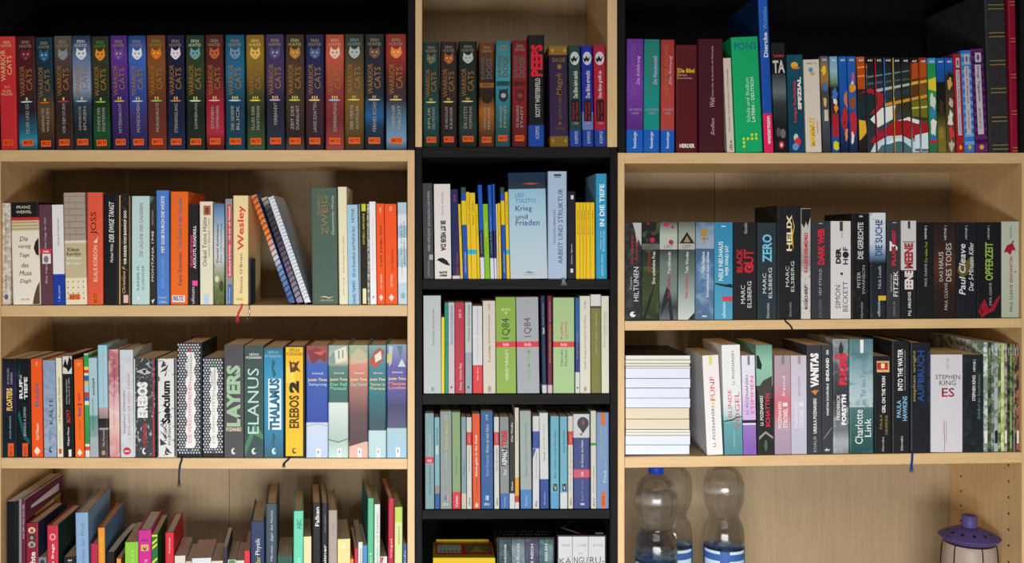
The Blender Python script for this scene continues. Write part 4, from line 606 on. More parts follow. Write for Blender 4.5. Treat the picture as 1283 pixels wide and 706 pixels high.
# ---- bottom row in view, left (spines stand on a shelf below the frame; the books sit askew)
L4 = [
 (8.5, 20, 0, 629, 'black file folder at far left', '141416', (), (), dict(yaw=1.5, depth=.235, hard=False, pg='w')),
 (20.4, 23.4, 0, 628, 'thin black brochure beside the folder', '1c1c20', (), (), dict(yaw=1.5, depth=.225, hard=False, pg='w')),
 (23.8, 26.8, 0, 626, 'thin grey brochure beside the folder', '8c8c90', (), (), dict(yaw=1.5, depth=.22, hard=False, pg='w')),
 (27.2, 31.5, 0, 627, 'maroon magazine with white spine lettering', '6c2840', [('AUF DEM WEG ZUM ZIEL', 'd8c8cc', 632, 676, .3, .75)], (), dict(yaw=1.5, depth=.215, hard=False, pg='w')),
 (32.7, 47.8, -.3, 656, 'dark red hardcover with row of round portraits', '8c2438', [('Geschichte', 'e8dcdc', 692, 742, .35, .8, 'u', .03)], [('e', 'd8c0a0', 661, 669, .2, .8), ('e', '8c5c3c', 663, 668, .36, .64), ('e', '3c3434', 670, 678, .2, .8), ('e', '9c8c7c', 672, 677, .36, .64), ('e', 'a8a4a0', 679, 687, .2, .8), ('e', '5c5854', 681, 686, .36, .64)], dict(yaw=1.7, depth=.165, side='2c3048')),
 (48.3, 58, 0, 699, 'low grey paperback between two red books', '7c8488', (), [('e', '3c4044', 702, 708, .2, .8)], dict(yaw=1.9, hard=False, depth=.12)),
 (59.5, 73, -.6, 659, 'bright red book with green boards and round emblem', 'c83448', [('Mahan fragt', 'f0dcdc', 682, 730, .4, .72, 'u', .02)], [('e', 'e8a0a0', 669, 678, .24, .8), ('e', 'c83448', 671, 676, .36, .68)], dict(yaw=2.4, depth=.165, side='243c34')),
 (80.5, 94, 0, 698, 'low black paperback with tan page top', '1c1c20', [('KRIMI', 'c8c8c8', 702, 740, .35, .7)], (), dict(yaw=5, hard=False, depth=.125)),
 (96.5, 112, -2, 643, 'tall light blue hardcover with handwritten spine', '88acd0', [('Die Geschichte der Welt', '6c88b4', 656, 740, .4, .72, 'u', 0, .3)], (), dict(yaw=5.9, depth=.2)),
 (113.5, 122.3, 0, 682, 'raspberry red book beside the tall blue book', 'b02c4c', (), (), dict(yaw=6.2, depth=.13)),
 (123, 132, -1, 662, 'orange cookbook with blue boards', 'e8922c', [('Der neue WOK', 'e8c860', 672, 730, .36, .72)], (), dict(yaw=6.4, depth=.2, side='5c84b0', pg='t')),
 (146, 151.8, 0, 700, 'low thin brown and orange booklet', 'a86424', (), [('r', 'e8a040', 701, 712, .1, .9)], dict(yaw=5, hard=False, depth=.10)),
 (157, 172.8, 0, 680, 'lime green paperback', '88c83c', [('Leben', 'a8dc70', 690, 740, .35, .7)], (), dict(yaw=7, hard=False, depth=.14)),
 (173.6, 190, -.5, 665, 'magenta hardcover with gold square emblem', 'c8248c', [('PRAG', '4c1438', 676, 679, .25, .75, 'h'), ('Roman', 'f0d0e4', 702, 740, .4, .7)], [('r', 'd8b060', 683, 691, .22, .78), ('p', '6c4c1c', [(.35, 685), (.5, 688), (.65, 685), (.6, 690), (.4, 690)])], dict(yaw=7, depth=.15, pg='w')),
 (190.6, 198, -.5, 670, 'dark green booklet with yellow zigzags', '1c6c34', (), [('p', 'd8dc30', [(.1, y), (.9, y-5), (.9, y-2), (.1, y+3)]) for y in (680, 686, 704, 712)]+[('r', 'd8dc30', 670.6, 673, .05, .95)], dict(yaw=7, hard=False, depth=.14)),
 (207.3, 218, -.3, 668, 'scarlet paperback with white page top', 'd02838', [('Ravensburger', 'f0d8d8', 674, 694, .4, .62)], (), dict(yaw=7, depth=.15, pg='w')),
 (219, 232, 0, 697, 'low white paperback beside the scarlet one', 'd8d4cc', (), (), dict(yaw=7, hard=False, depth=.125, pg='p')),
 (232.8, 240, 0, 704, 'low narrow cream paperback', 'c8b8a0', (), (), dict(yaw=7, hard=False, depth=.115, pg='p')),
 (240.8, 264.3, 0, 700, 'low thick white paperback', 'd8dce0', (), (), dict(yaw=7, hard=False, depth=.125, pg='p')),
 (265, 279, 0, 703.5, 'low cream paperback beside the thin dark book', 'd8d0bc', (), (), dict(yaw=7, hard=False, depth=.12, pg='p')),
 (279.6, 284.8, 0, 686, 'thin dark book rising above low paperbacks', '2c2c34', (), (), dict(yaw=7, hard=False, depth=.135, pg='w')),
 (285.6, 295.5, 0, 702, 'low paperback with green label', 'd8d4c8', (), [('r', '4c8c4c', 702.6, 710, .1, .9)], dict(yaw=7, hard=False, depth=.12, pg='p')),
 (296, 305.8, 0, 703, 'low paperback with pale green foot', 'd0d8c0', (), (), dict(yaw=7, hard=False, depth=.12, pg='p')),
 (306.3, 313, 0, 691, 'low red paperback beside the navy book', 'd03444', (), (), dict(yaw=7, hard=False, depth=.135, pg='p')),
 (314, 331.5, 0, 654, 'navy hardcover with white and yellow title', '28365c', [('Physik', 'dce0e8', 675, 696, .34, .76), ('der', 'c8cc4c', 698, 708, .34, .7)], (), dict(yaw=7, depth=.17)),
 (333, 347, 0, 632, 'tall slate hardcover with white lengthwise title', '3c4c5c', [('im Wandel der Märchen - Jäger des Nachts', 'c8d0d8', 640, 740, .42, .68)], (), dict(yaw=7, depth=.165)),
 (348, 366.3, 0, 697, 'low dark green book with tan page top', '2c5448', (), (), dict(yaw=7, hard=False, depth=.125)),
 (367.3, 379.5, .8, 641, 'mint green hardcover', '6cd0b0', [('ABC', '3c8c78', 651, 664, .3, .8, 'u', .02), ('Formen', 'd8f0e8', 700, 740, .35, .7)], (), dict(yaw=7.6, depth=.17, side='a8a494')),
 (380.3, 390, 0, 673, 'pale yellow paperback', 'e0d8ac', (), (), dict(yaw=7.6, hard=False, depth=.13)),
 (391.3, 402.3, 0, 631, 'tall black hardcover with large white title', '16181c', [('Falken', 'e0e0e0', 636, 660, .34, .8, 'u', .02)], (), dict(yaw=7.6, depth=.17)),
 (403, 411, 0, 631.5, 'tall black slim book with small white lettering', '1c2024', [('meeresgrün', 'a8acb0', 646, 668, .45, .65), ('Hinterleitner', 'dcdcdc', 683, 740, .3, .72, 'u', .02)], (), dict(yaw=7.6, depth=.165)),
 (411.7, 422.6, 0, 640, 'taupe hardcover', 'a89c94', [('Die Stunde', '8c8078', 655, 672, .4, .6)], (), dict(yaw=7.6, depth=.17, side='5c5c50')),
 (423.2, 438.8, 0, 676, 'short pale yellow book with shaded page top', 'e4d898', (), [('e', 'f0e8c0', 683, 689, .35, .65)], dict(yaw=7.6, hard=False, depth=.14)),
 (439.3, 443, 0, 701, 'low orange booklet', 'e89040', (), (), dict(yaw=7.6, hard=False, depth=.12)),
 (443.5, 447.3, 1.0, 688, 'thin red booklet', 'c83444', (), (), dict(yaw=7.6, hard=False, depth=.15)),
 (447.9, 453.7, 1.0, 680, 'thin white book with small spine title', 'd8dcd8', [('Geschichte', '5c6c60', 688, 720, .35, .7)], (), dict(yaw=7.6, depth=.17)),
 (454.2, 459.7, .5, 684, 'thin blue book', '4c8cc8', (), (), dict(yaw=7.6, hard=False, depth=.15)),
 (460.5, 468, .5, 625, 'tall green hardcover with teal boards', '5cb88c', [('Igel', 'd0ecdc', 694, 720, .35, .7)], (), dict(yaw=7.6, depth=.18, side='1c6870')),
 (468.7, 476, .5, 632.5, 'white and green slim guide book', 'd4e0d8', [('Amphibien und Reptilien', '5c8c74', 644, 716, .35, .72)], (), dict(yaw=7.6, depth=.175, side='3c7c54')),
 (476.6, 485, 0, 698, 'low white book with red corner', 'dcdcdc', (), [('p', 'c83444', [(.05, 699), (.5, 699), (.05, 712)])], dict(yaw=7.6, hard=False, depth=.12)),
 (486, 493.3, .8, 625, 'tall crimson hardcover', 'b82c44', [('Vögel', 'f0d0d4', 676, 700, .35, .75)], (), dict(yaw=7.6, depth=.18, side='6c1c2c')),
 (494.2, 504, .5, 636, 'lime and white slim hardcover', 'b8d05c 655 d0dc98', [('KREATIV', '6c7c4c', 660, 682, .42, .66)], (), dict(yaw=7.6, depth=.175, side='7c8c34')),
 (505, 509.7, 0, 682, 'thin dark blue booklet at row end', '30548c', [('Info', 'd0d8e8', 690, 706, .3, .7)], (), dict(yaw=7.6, hard=False, depth=.13)),
]
# ---- black bookcase
REC = 'dcb81c'
def yel(x0, x1, lean, top, desc, cyan=False):
    return (x0, x1, lean, top, desc, REC if not cyan else REC+' 313 2ca8c0 319 '+REC, [('Reclam  Lektüre', '6c5c10', top+10, top+40, .35, .65)], [('e', '3c340c', top+14, top+15, .4, .6)], dict(hard=False, depth=.1, pg='w'))
C2 = [
 (531, 543.5, -1.8, 230, 'dark grey paperback with light grey capitals', '3c3e42', [('DIE KÄNGURU-CHRONIKEN', 'a8acb0', 240, 284, .42, .72), ('MARC-UWE KLING', 'a8acb0', 286, 315, .44, .7), ('ullstein', '84888c', 327, 347, .36, .6)], [('r', '9c9ca0', 319.5, 326, .55, .95)], dict(hard=False)),
 (545, 565.5, -1.5, 231, 'white paperback with black hair silhouette', 'd4d0cc', [('TIMUR VERMES', '9c9894', 241, 271, .46, .58), ('ER IST', '18181a', 277, 290, .38, .7, 'd', .04), ('WIEDER', '18181a', 291, 305, .38, .7, 'd', .04), ('DA', '18181a', 306.5, 315, .38, .7, 'd', .04), ('BASTEI', '2c2c2c', 340.5, 343.3, .28, .74, 'h', .06), ('LÜBBE', '2c2c2c', 344, 347, .28, .74, 'h', .06)], [('p', '141414', [(.1, 327), (.25, 324), (.5, 323.5), (.75, 327), (.95, 333.5), (.7, 332.5), (.4, 329.5), (.15, 325.8)])], dict(hard=False)),
 (567, 576.5, -2.8, 237.5, 'navy paperback with red lettering and torn foot', '1c2454 346 c8c4c0', [('Enak', 'b83040', 335, 346, .5, .8), ('Anders', 'b83040', 318, 332, .5, .8), ('3818', 'b84a50', 245, 253, .4, .66)], (), dict(hard=False)),
 yel(577, 580, -3, 256, 'thin yellow school reader'),
 (580.5, 586.5, -3, 235, 'slim green, blue and yellow reader', '2c4c34 242 1c4ca8 252 d8b820 282 1c4ca0', [('Lektüre Durchblick', 'c8d0a0', 316, 342, .35, .65)], (), dict(hard=False, depth=.12)),
 yel(586.8, 591, -3, 241, 'cyan-banded narrow yellow reader', True),
 yel(591.3, 598, -3, 242, 'wide cyan-banded yellow reader', True),
 yel(598.5, 601.5, -3, 256, 'thin yellow school reader'),
 (602, 607.3, -3.5, 232, 'slim blue, navy and white reader', '1c50a8 289 202858 323 c8ccd4', [('Königs Erläuterungen', '9cacd0', 292, 318, .3, .6)], (), dict(hard=False, depth=.12)),
 (607.8, 614, -3, 256, 'lime green thin school reader', '78b41c', [('schiller', 'd0dc90', 277, 297, .3, .6), ('räuber', 'c86c2c', 299, 318, .3, .6)], (), dict(hard=False, depth=.1)),
 (614.5, 619.2, -3.5, 232, 'slim blue, navy and white reader', '1c50a8 290 202858 324 c8ccd4', [('Königs Erläuterungen', '9cacd0', 270, 318, .3, .6)], (), dict(hard=False, depth=.12)),
 (619.8, 622.8, -3, 231, 'very thin blue and navy reader', '1c50a8 289 202858 324 c8ccd4', (), (), dict(hard=False, depth=.12)),
 (623.2, 625.2, -2, 256, 'very thin cream reader', 'd0c490', (), (), dict(hard=False, depth=.1)),
 yel(625.6, 628.6, -2, 255, 'thin yellow school reader'),
 (629.4, 634.6, -3, 235, 'slim green, blue and yellow reader', '2c4c34 242 1c4ca8 252 d8b820 282 1c4ca0', [('Lektüre Durchblick', 'c8d0a0', 316, 342, .35, .65)], (), dict(hard=False, depth=.12)),
 yel(635, 638.8, -2.5, 241, 'cyan-banded narrow yellow reader', True),
 (639.3, 686, -3, 217, 'very thick pale blue novel with dark sunset top', '14304c ~228 1c2c3c ~236 2c3440 237.5 8cb4cc ~270 a0c0d0 ~350 b4c0c8', [('LEO', '3c84b0', 242.5, 247.5, .18, .42, 'h'), ('TOLSTOI', '3c84b0', 249.5, 254.5, .18, .72, 'h'), ('Krieg', '1c4480', 258.5, 267, .18, .62, 'h'), ('und', '1c4480', 269, 275, .18, .5, 'h'), ('Frieden', '1c4480', 276, 283.5, .18, .82, 'h'), ('ANACONDA', '6c8490', 344, 345.5, .36, .66, 'h')], [('p', '9c4c2c', [(.35, 231), (.6, 229.5), (.85, 231), (.6, 232.5)]), ('p', '5c7c8c', [(.38, 342), (.5, 341), (.66, 342.3), (.5, 343)])], dict(hard=False, rough=.3)),
 (686.5, 710.2, -.3, 215, 'pale steel blue hardcover with dark condensed title', 'a0b4cc', [('WOLFGANG HERRNDORF', '44546c', 263, 306, .3, .4), ('ARBEIT UND STRUKTUR', '3c4c64', 237, 331, .54, .78)], [('r', '2c3c54', 218.5, 221, .32, .7), ('r', '5c6c84', 222, 223, .36, .66)]),
 (711.3, 721, 0, 240, 'slim black paperback with white marks', '14161e', [('Goethe  Egmont', 'c8ccd0', 306, 331, .4, .64)], [('r', 'd0d0cc', 245, 250, .4, .75), ('r', 'c8c8c8', 337, 342, .36, .7)], dict(hard=False)),
 ]+[yel(a, b, -.5, 254, 'closely packed yellow reader') for a, b in ((721.8, 726.8), (727, 730.8), (731, 734.5), (734.8, 739.8), (740, 745.2))]+[
 (747, 760.8, -.5, 218, 'bright sky blue hardcover with white vertical title', '2c90b8', [('IN DIE TIEFE', 'e0ecf0', 231, 284, .34, .76, 'u', .02), ('Anna von', 'b0d4e0', 290, 313, .32, .5), ('Boetticher', 'b0d4e0', 288, 315, .58, .76), ('ullstein extra', 'c0dce8', 319, 346, .44, .62)], (), dict(side='7cacc8')),
]
C3 = [
 (531, 552.8, -.5, 371, 'thick pale grey paperback', 'bcc6c6', [('Thomas Mann', '7c888a', 414, 434, .5, .62), ('Buddenbrooks', 'b85c6c', 388, 412, .5, .62)], [('e', '909c9c', 485, 491, .42, .62)], dict(hard=False)),
 (553.2, 556.8, 0, 398, 'thin bright yellow reader', 'ecd81c', (), (), dict(hard=False, depth=.1)),
 (557.2, 561.6, -.3, 380, 'slim sea green paperback', '2c9078', [('Kohlhaas  Die Verwandlung', '14483c', 384, 446, .35, .65)], (), dict(hard=False)),
 (562, 569.6, -.3, 379.5, 'slim pale lilac paperback', 'bcc0cc 434 ccc0c8', [('Hermann Hesse Siddhartha', '6c7484', 383, 432, .36, .72)], [('r', '3c3c48', 484.5, 487, .36, .6)], dict(hard=False)),
 (570.2, 582, -.4, 379.5, 'red paperback with white small title', 'b82c44', [('Hesse  Unterm Rad', 'ecd0d4', 456, 489, .42, .72), ('SBB 34', 'e8c8cc', 388, 399, .42, .68)], (), dict(hard=False)),
 (583, 591.3, -.3, 379.5, 'slim pale green grey paperback with blue grey foot', 'b8c4c0 442 94a4b0', [('Hermann Hesse Demian', '5c6c6c', 382, 428, .36, .7)], [('r', '303844', 484.5, 487, .36, .6)], dict(hard=False)),
 (592.6, 604.7, -.6, 384, 'white paperback with red lower third', 'd4d4d8 458 d8343c', [('Jane Eyre', 'f0d8d8', 461, 477, .4, .62), ('Die Verwandlung Das Urteil', 'e0a0a8', 424, 455, .42, .6), ('Einleitung Tokyopedia', '8c8c94', 387, 420, .44, .6)], (), dict(hard=False)),
 (605.6, 621, -.6, 377.5, 'cream paperback with grey title', 'd4ccbc', [('Franz Kafka', '6c6458', 433, 454, .42, .6), ('Sämtliche Erzählungen', '6c6458', 394, 431, .42, .6), ('1078', '8c8474', 381, 389, .42, .6)], [('e', 'a89c8c', 484, 492, .36, .66)], dict(hard=False)),
 (622, 646.7, -1, 373, 'thick apple green paperback with red centre band', '88ac44 428.5 d83444 435.5 8cb048', [('BUCH', 'd4e0b0', 387, 390, .3, .74, 'h', .02), ('1', 'd4e0b0', 391.5, 394, .48, .56, 'h'), ('1Q84', '1c5434', 399.5, 425, .3, .74, 'u'), ('btb', 'f4d0d0', 430, 434, .36, .66, 'h', .02), ('HARUKI MURAKAMI', 'd8e4bc', 439, 477, .46, .62, 'u', .02)], (), dict(hard=False)),
 (648.3, 676, -1.8, 373, 'thick grey paperback with red centre band', 'a4a8b0 428.5 d83444 435.5 a4a8b0', [('1Q84', '6c5450', 399, 423, .34, .7), ('btb', 'f4d0d0', 430, 434, .36, .66, 'h', .02), ('HARUKI MURAKAMI', '88c060', 439, 477, .46, .6, 'u', .02)], [('e', '88b850', 378, 381, .42, .52)], dict(hard=False)),
 (679.5, 685.3, -2.3, 371, 'slim midnight blue book with white foot', '1c2c4c 483 c8ccd4', [('Haruki Murakami', '9ca8bc', 380, 408, .3, .6), ('Nach', 'd0d4dc', 411, 419, .25, .7, 'u', .03)], (), dict()),
 (686.3, 692.4, -.6, 371, 'slim burgundy book with gold lettering', '6c1c40 483 d0b4c0', [('DIE BÄCKEREIÜBERFÄLLE', 'b89048', 407, 455, .3, .66, 'u', .01), ('Haruki Murakami', 'c0a0b0', 378, 404, .35, .6)], (), dict()),
 (693.4, 719.6, -.3, 373.5, 'light green paperback with red band and orange title', 'a8c48c 428.5 d83c44 435.5 a8c890', [('Kafka', 'c85c3c', 404, 425, .34, .46), ('am Strand', 'c85c3c', 404, 425, .54, .66), ('btb', 'f4d0d0', 430, 434, .36, .66, 'h', .02), ('Haruki', '4c6c6c', 439, 459, .34, .46), ('Murakami', '4c6c6c', 439, 459, .54, .66)], (), dict(hard=False)),
 (721, 726.4, -.2, 374, 'slim blue and navy reader with white foot', '2c5c9c 429 2c3c78 467 d0d4d4', [('Königs Erläuterungen', 'a8b8d8', 416, 450, .3, .6)], [('e', 'c84c3c', 485, 488, .3, .7)], dict(hard=False)),
 (726.8, 739.8, -.4, 371.5, 'cream paperback left of the olive book', 'dadac8', [('Stefan Zweig', '7c7c68', 439, 463, .4, .62), ('Der Kampf mit dem Dämon', 'b85c50', 395, 437, .4, .62), ('17280', '8c8c7c', 378, 387, .42, .6)], [('e', 'a0a090', 485, 491, .36, .64)], dict(hard=False)),
 (740.6, 754.2, -.6, 369.5, 'olive book with white paper top', 'd8d8d4 384 3c3c34 386.5 7c7c3c', [('Zweig  Triumph von Rotterdam', 'c0c0a0', 391, 443, .42, .62)], ()),
 (754.8, 764, -.4, 371.5, 'cream paperback at the row end', 'd8dac8', [('Stefan Zweig', '7c7c68', 412, 436, .3, .52), ('Drei Meister', 'b85c50', 391, 411, .3, .52), ('Balzac Dickens Dostojewski', '9c9c88', 391, 421, .64, .8)], (), dict(hard=False)),
]
C4 = [
 (533, 544, -.5, 518.5, 'blue grey paperback with red square', '84a8b0', [('Räuberhände', 'c8dcdc', 545, 571, .4, .64), ('Finn-Ole Heinrich', '4c6c74', 584, 620, .4, .64), ('btb', 'f4d8d8', 575.5, 579.5, .26, .74, 'h', .02)], [('r', 'd0344c', 573.5, 581, .0, 1.0)], dict(hard=False)),
 (545, 551, -.5, 523.5, 'slim aqua paperback with blue foot', '84bcc8 ~608 80b8c4 609 9c8c94 619 2c5ca4', [('Ein Koffer voller Geschichten', '2c5c6c', 536, 557, .36, .64)], [('r', 'c8d8d8', 559, 570, .2, .8)], dict(hard=False)),
 (552, 566, -.5, 516, 'sage grey paperback with yellow title', '94a09c', [('John Green', 'd8dcd8', 567, 586, .4, .64), ('Eine wie Alaska', 'd8d850', 531, 563, .4, .68, 'u', .01), ('dtv', 'e0e4e0', 630, 634, .2, .72, 'h', .01), ('6240', 'd8dcd8', 520, 527, .4, .6)], [('r', '4c84b8', 621.5, 627.5, .34, .58), ('r', 'd8a0a0', 621.5, 627.5, .58, .7)], dict(hard=False)),
 (567, 577.2, -.7, 517, 'moss green paperback with red foot', '8ca878 617 d83848', [('Looking for Alaska', '6c8458', 571, 596, .4, .62), ('JOHN GREEN', 'b8c8a8', 599, 614, .4, .6), ('Carlsen', 'f8e0e0', 622, 636, .34, .66, 'u', .02)], (), dict(hard=False)),
 (578.4, 584.3, -.5, 523, 'slim dusty blue paperback with cream foot', '84a0ac 619 d4c8a8', [('Hoffnungsvoll abwärts', 'd8dcc0', 539, 573, .36, .68), ('Novak', '3c4c58', 583, 596, .36, .64)], (), dict(hard=False)),
 (585, 591.2, -.4, 523.5, 'leftmost of the slim white paperbacks with red block', 'd0d0cc 542 d04040 558.5 d4d4d0', [('junior', 'f0d0d0', 545, 555, .35, .65), ('Hunger Welt der Schatten', '5c5c58', 562, 592, .36, .64), ('dtv', '2c2c2c', 624, 634, .3, .75)], (), dict(hard=False)),
 (592.6, 602, -1, 519, 'orange paperback with white title', 'e4561c', [('Alicia geht in die Stadt', 'f8e4d8', 545, 598, .34, .7, 'u', .02), ('Fred Anders', '6c2c18', 600, 620, .44, .62)], [('p', 'f4d8c8', [(.5, 630), (.75, 634), (.5, 637), (.25, 634)])], dict(hard=False)),
 (603, 618, -.7, 516, 'steel blue paperback with white lengthwise title', '285c9c', [('Wohin du mich führst', 'd8e4f0', 532, 568, .4, .66), ('David Grossman', 'a8c4e0', 570, 597, .4, .64), ('dtv', 'dce4ec', 630, 634, .24, .72, 'h', .01), ('6238', 'd8e4f0', 520, 527, .4, .6)], [('r', '84b4dc', 621.5, 627.5, .34, .5), ('r', 'd8dce0', 621.5, 627.5, .5, .62)], dict(hard=False)),
 (619.5, 625.5, -.5, 523, 'middle of the slim white paperbacks with red block', 'd4d4d0 542 d04444 558.5 d8d8d4', [('junior', 'f0d0d0', 545, 555, .35, .65), ('Haus der Schatten', '5c5c58', 562, 590, .36, .64), ('dtv', '2c2c2c', 624, 634, .3, .75)], (), dict(hard=False)),
 (627, 638, -.8, 523, 'grey paperback with red and white block capitals', '8c9494 619 3c6cb4', [('TRIBE', 'd03440', 540, 560, .16, .84, 'u', .05), ('ASPHALT', 'e8e8e8', 563, 584, .2, .8, 'u', .04), ('Else', 'e0e0e0', 589, 596, .4, .7, 'u', .02), ('Ravensburger', 'd8e0ec', 623, 636, .42, .6)], [('r', '2c3440', 562, 584.5, .14, .86)], dict(hard=False)),
 (638.6, 645, -.5, 523.5, 'slim black paperback with white foot', '1c1c20 619 d8dcdc', [('Die Welle', 'e0e0e0', 530, 554, .34, .68, 'u', .02), ('Rhue', 'e0e0e0', 604, 615, .34, .66, 'u', .02)], (), dict(hard=False)),
 (645.4, 650.3, -.4, 511.5, 'tall slim cream paperback with yellow and red foot', 'd8d4c4 599 e0a830 622 d03c3c 630 e0dcd4', [('Das Leben  Der Roman', '6c685c', 530, 553, .38, .62)], (), dict(hard=False)),
 (652.5, 666.2, -1.2, 515.5, 'silver grey paperback with bright blue foot', 'a4b0ac 614 4c84c0', [('Quintus setzt sich durch', '6c98b8', 531, 581, .4, .66), ('Stöver', '9484a0', 582, 598, .4, .64), ('dtv junior', 'd8e4f0', 621, 635, .42, .62)], (), dict(hard=False)),
 (667.6, 675.6, 0, 522, 'white paperback with high blue block', 'd8dadc 541 2c50a4 562.5 d8dadc', [('Klein  Nachricht zu Barbara', '8c9098', 567, 600, .42, .62), ('dtv', '4c4c4c', 628, 636, .3, .72)], [('p', '2c50a4', [(.02, 563), (.5, 563), (.02, 575)])], dict(hard=False)),
 (677, 687.6, -1.2, 518, 'white paperback with blue lower quarter', 'd8dcdc 601 2c4c98', [('Novak', '6c7478', 566, 578, .4, .62), ('Joanna geht sich fort', 'c88c98', 532, 564, .42, .6), ('dtv junior', 'd0d8ec', 617, 633, .42, .64)], (), dict(hard=False)),
 (690, 700.4, -.2, 522, 'light blue paperback with picture square', '6cb4cc 618 5ca4d0', [('Rhue  Großvater und der Hexen Nacht', '3c6c7c', 540, 600, .42, .66)], [('r', '1c2c34', 607, 616, .3, .8), ('p', 'd8dcd8', [(.35, 608), (.6, 612), (.75, 608), (.6, 615.5)])], dict(hard=False)),
 (702, 710.9, -.4, 522.5, 'light blue paperback with white foot', '70b4cc 618 d8e0e0', [('Noack', '2c5464', 559, 568, .42, .66), ('Der Feind', '2c5464', 540, 557, .42, .66)], [('r', '1c2c34', 607, 616, .3, .86), ('p', 'd8dcd8', [(.35, 608), (.6, 612), (.8, 608), (.6, 615.5)])], dict(hard=False)),
 (712, 717.9, -.2, 522, 'rightmost of the slim white paperbacks with red block', 'd8d4c8 541 d83c38 558 dcd8cc', [('pocket', 'f4d8d0', 545, 555, .35, .65), ('Das oder das schrägste Buch', '6c6858', 562, 615, .4, .64), ('dtv', '3c3c38', 624, 634, .3, .74)], (), dict(hard=False)),
 (718.6, 739.3, -.5, 519.5, 'navy hardcover with dark balloon on white top', 'd4d8dc 549 3c4a88 589 d85c70 599 3c4a88', [('Im Zeichen des Falken', 'e0e4ec', 552, 586, .46, .6, 'u', .01), ('btb', 'f8e0e4', 591.5, 597, .44, .6, 'u', .02), ('Rainer M. Schröder', '98a4c0', 602, 628, .46, .6)], [('e', '343c48', 523, 539, .24, .94), ('p', '343c48', [(.3, 534), (.9, 534), (.62, 543), (.56, 543)]), ('p', '9c4c50', [(.5, 528), (.62, 526), (.7, 531), (.55, 534)]), ('r', 'a85058', 543.5, 546, .42, .54), ('r', 'c8d0dc', 631, 633.5, .42, .66)]),
 (740.6, 747.6, -.4, 515.5, 'slim cream paperback with thin green band', 'd8d8c8 555.5 3c9c4c 558.8 d8d8cc', [('Berg', '6c6c5c', 603, 617, .4, .62), ('Der beste Mensch', '6c6c5c', 585, 601, .4, .62), ('dtv', '4c4c44', 624, 636, .36, .7)], (), dict(hard=False)),
 (748.2, 764, 0, 517.5, 'periwinkle blue hardcover with two orange labels', '7c9ccc', [('KLAUS KORDON', 'a8c0a0', 535, 573, .28, .5, 'u', .02), ('Frank', 'd8e4d8', 589, 605, .54, .8, 'u', .01), ('oder Wie man Freunde findet', 'b8cce0', 535, 587, .6, .76), ('BELTZ', '4c1c08', 622, 633, .46, .62)], [('r', 'e8701c', 518, 533, .34, .68), ('r', 'e8701c', 617, 638, .38, .72)]),
]
